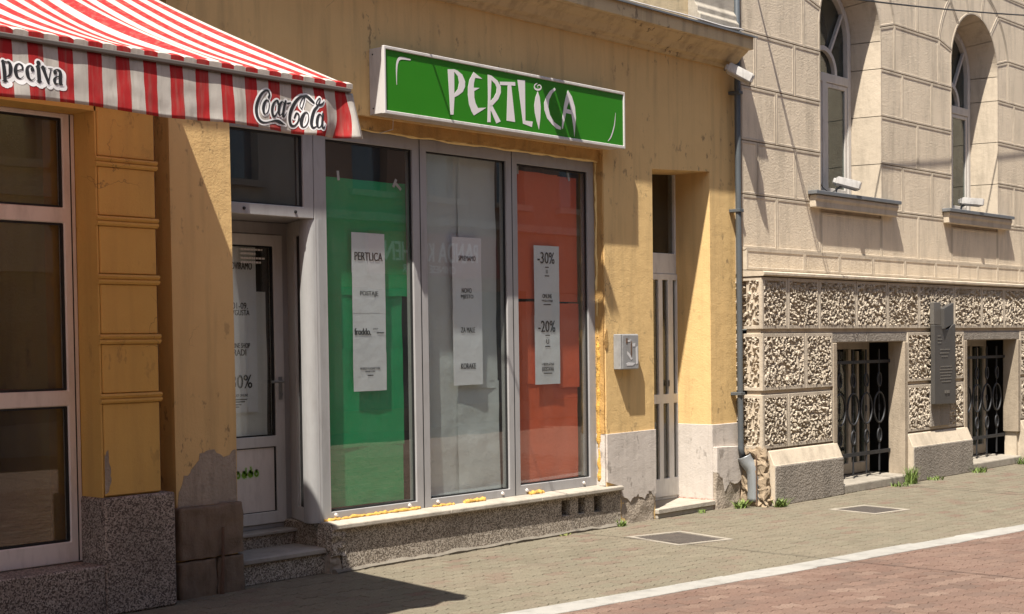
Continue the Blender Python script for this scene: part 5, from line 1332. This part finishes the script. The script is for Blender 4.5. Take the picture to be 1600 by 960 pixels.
tag(q.build('cornice_cable', M['sign_case'], None), 'pale cable lying on the cornice flashing', 'cable')

# ================================================================== GRATES AND WEEDS
def grate(c, ang, wx, wy, label, n):
    o = thing('drain_cover', (c[0], c[1], 0.0), label, 'drain cover', 'drain covers in the pavement')
    MM = Matrix.Translation((c[0], c[1], 0)) @ Matrix.Rotation(ang, 4, 'Z')
    def pb(mb): mb.v = [tuple(MM @ Vector(v)) for v in mb.v]; return mb
    q = MB(); b_ = 0.05
    for x0, x1, y0, y1 in ((-wx/2-b_, wx/2+b_, -wy/2-b_, -wy/2), (-wx/2-b_, wx/2+b_, wy/2, wy/2+b_), (-wx/2-b_, -wx/2, -wy/2, wy/2), (wx/2, wx/2+b_, -wy/2, wy/2)):
        q.box(x0, x1, y0, y1, -0.02, 0.0065)
    pb(q).build('frame', M['concrete'], o)
    q = MB(); q.box(-wx/2, wx/2, -wy/2, wy/2, -0.02, -0.002); pb(q).build('plate', M['cast'], o)
    for i in range(n):
        x = -wx/2+0.02 + (wx-0.04)*(i+0.5)/n
        q = MB(); h_ = (wx-0.04)/n*0.28
        q.box(x-h_, x+h_, -wy/2+0.02, wy/2-0.02, -0.002, 0.005); pb(q).build('rib', M['cast'], o)
grate((10.13, -0.945), math.atan2(-0.137, 0.506), 0.50, 0.58, 'ribbed iron drain cover in front of the entrance threshold', 12)
grate((12.87, -1.25), math.atan2(-0.08, 0.45), 0.44, 0.46, 'ribbed iron drain cover in front of the stone building', 11)
def weed(c, r, h, n, label, seed, m='weed', flat=0.3):
    rn = random.Random(seed); q = MB()
    for i in range(n):
        a = rn.uniform(0, 6.283); d = r*math.sqrt(rn.random()); bx, by = c[0]+d*math.cos(a), c[1]+d*math.sin(a)*0.5
        hh = h*rn.uniform(0.4, 1.0); ln = rn.uniform(flat*0.5, flat+0.4)*hh; a2 = rn.uniform(0, 6.283); w_ = rn.uniform(0.003, 0.007)
        px, py = -math.sin(a2)*w_, math.cos(a2)*w_; dx, dy = math.cos(a2)*ln, math.sin(a2)*ln
        q.add([(bx-px, by-py, 0), (bx+px, by+py, 0), (bx+dx*0.4+px, by+dy*0.4+py, hh*0.6), (bx+dx*0.4-px, by+dy*0.4-py, hh*0.6), (bx+dx, by+dy, hh)], [(0, 1, 2, 3), (3, 2, 4)])
    return tag(q.build('weed_tuft', M[m], None, fix=False), label, 'weed', 'weeds along the wall foot')
weed((15.44, -0.42), 0.11, 0.22, 130, 'bushy green weed beside the sill of the left basement window', 1)
weed((15.10, -0.46), 0.16, 0.05, 60, 'low weed patch under the left basement window sill', 12, flat=0.9)
weed((12.33, -0.16), 0.10, 0.09, 90, 'spreading weed at the foot of the plinth block left of the downpipe', 2, flat=0.8)
weed((12.63, -0.42), 0.09, 0.10, 80, 'spreading weed at the foot of the downpipe on its right', 3, flat=0.8)
weed((17.15, -0.47), 0.14, 0.08, 80, 'weed tuft at the left end of the right basement sill', 4, flat=0.8)
weed((18.6, -0.45), 0.16, 0.12, 90, 'weed tuft at the right end of the right basement sill', 5, flat=0.8)
weed((16.0, -0.45), 0.14, 0.05, 50, 'thin weeds along the plinth stone under the plaque', 6, flat=0.9)
weed((10.50, -0.07), 0.05, 0.07, 40, 'tiny weed at the right end of the terrazzo apron', 7, flat=0.6)
weed((11.75, -0.09), 0.05, 0.04, 30, 'tiny weed below the entrance threshold', 8, flat=0.8)
weed((9.72, -0.05), 0.07, 0.02, 36, 'dry moss in the crack under the vent holes', 9, m='moss', flat=1.0)
lt = lump(18.35, 18.42, -0.62, -0.58, 0.0, 0.03, 'litter', M['paper'], None, 3.0, 0.01, 0.02, 20)
tag(lt, 'small scrap of white litter on the pavement by the right basement window', 'litter')

# ================================================================== ACROSS THE STREET (seen only as reflections)
def opposite(x0, x1, h, m, label, wins, y=-12.0):
    o = thing('opposite_house', ((x0+x1)/2, y, 0), label, 'building', 'houses across the street')
    q = MB(); q.slab(R(x0, x1, 0, h), [R(*w_) for w_ in wins], y, y-0.4); wl = q.build('wall', m, o)
    for w_ in wins:
        MB().box(w_[0], w_[1], y-0.22, y-0.2, w_[2], w_[3]).build('window', M['sky_pane'], o)
        if w_[2] > 3.5:
            q = MB(); q.box(w_[0]-0.12, w_[1]+0.12, y, y+0.12, w_[2]-0.12, w_[2]); q.build('window_sill', M['sill'], o)
    MB().box(x0, x1, y, y+0.35, h-0.4, h).build('eaves', M['sill'], o)
    MB().box(x0, x1, y, y+0.12, 3.95, 4.1).build('string_course', M['sill'], o)
    return o
OB = opposite(17.4, 27.0, 10.5, M['opp'], 'brown house across the street with a red restaurant fascia', [(18.7, 19.6, 4.5, 6.2), (20.7, 21.6, 4.5, 6.2), (22.7, 23.6, 4.5, 6.2), (24.7, 25.6, 4.5, 6.2), (18.7, 19.6, 7.3, 9.0), (20.7, 21.6, 7.3, 9.0), (22.7, 23.6, 7.3, 9.0), (24.7, 25.6, 7.3, 9.0), (18.4, 20.6, 0.4, 2.7), (21.4, 23.6, 0.4, 2.7), (24.4, 26.4, 0.4, 2.7)])
OB2 = opposite(4.0, 17.3, 9.0, M['opp2'], 'grey house across the street left of the restaurant', [(5+2.1*i, 6+2.1*i, 4.5, 6.3) for i in range(6)] + [(4.8+2.2*i, 6.4+2.2*i, 0.5, 2.8) for i in range(5)])
opposite(27.2, 46.0, 11.0, M['opp2'], 'grey house across the street right of the restaurant', [(28+2.3*i, 29.1+2.3*i, 4.5, 6.4) for i in range(7)] + [(28+2.4*i, 29.6+2.4*i, 0.5, 2.8) for i in range(7)])
opposite(-16.0, 3.8, 9.5, M['opp'], 'brown house across the street behind the photographer', [(-15+2.3*i, -13.9+2.3*i, 4.5, 6.4) for i in range(8)] + [(-15+2.4*i, -13.4+2.4*i, 0.5, 2.8) for i in range(7)])
RS = thing('restaurant_fascia', (20.8, -12.0, 2.95), 'red restaurant fascia lettered PANDA KITCHEN across the street', 'sign')
MB().box(19.0, 22.6, -12.0, -11.9, 2.95, 3.78).build('board', M['opp_red'], RS)
q = MB(); put_text(q, 'PANDA KITCHEN', 20.7, 3.42, 2.55, 0.36, -11.895, sx=-1, bold=0.01); put_text(q, 'CHINESE FLAVOR', 20.6, 3.09, 1.5, 0.16, -11.895, sx=-1, bold=0.006)
q.build('lettering', M['vinyl_white'], RS, fix=False)
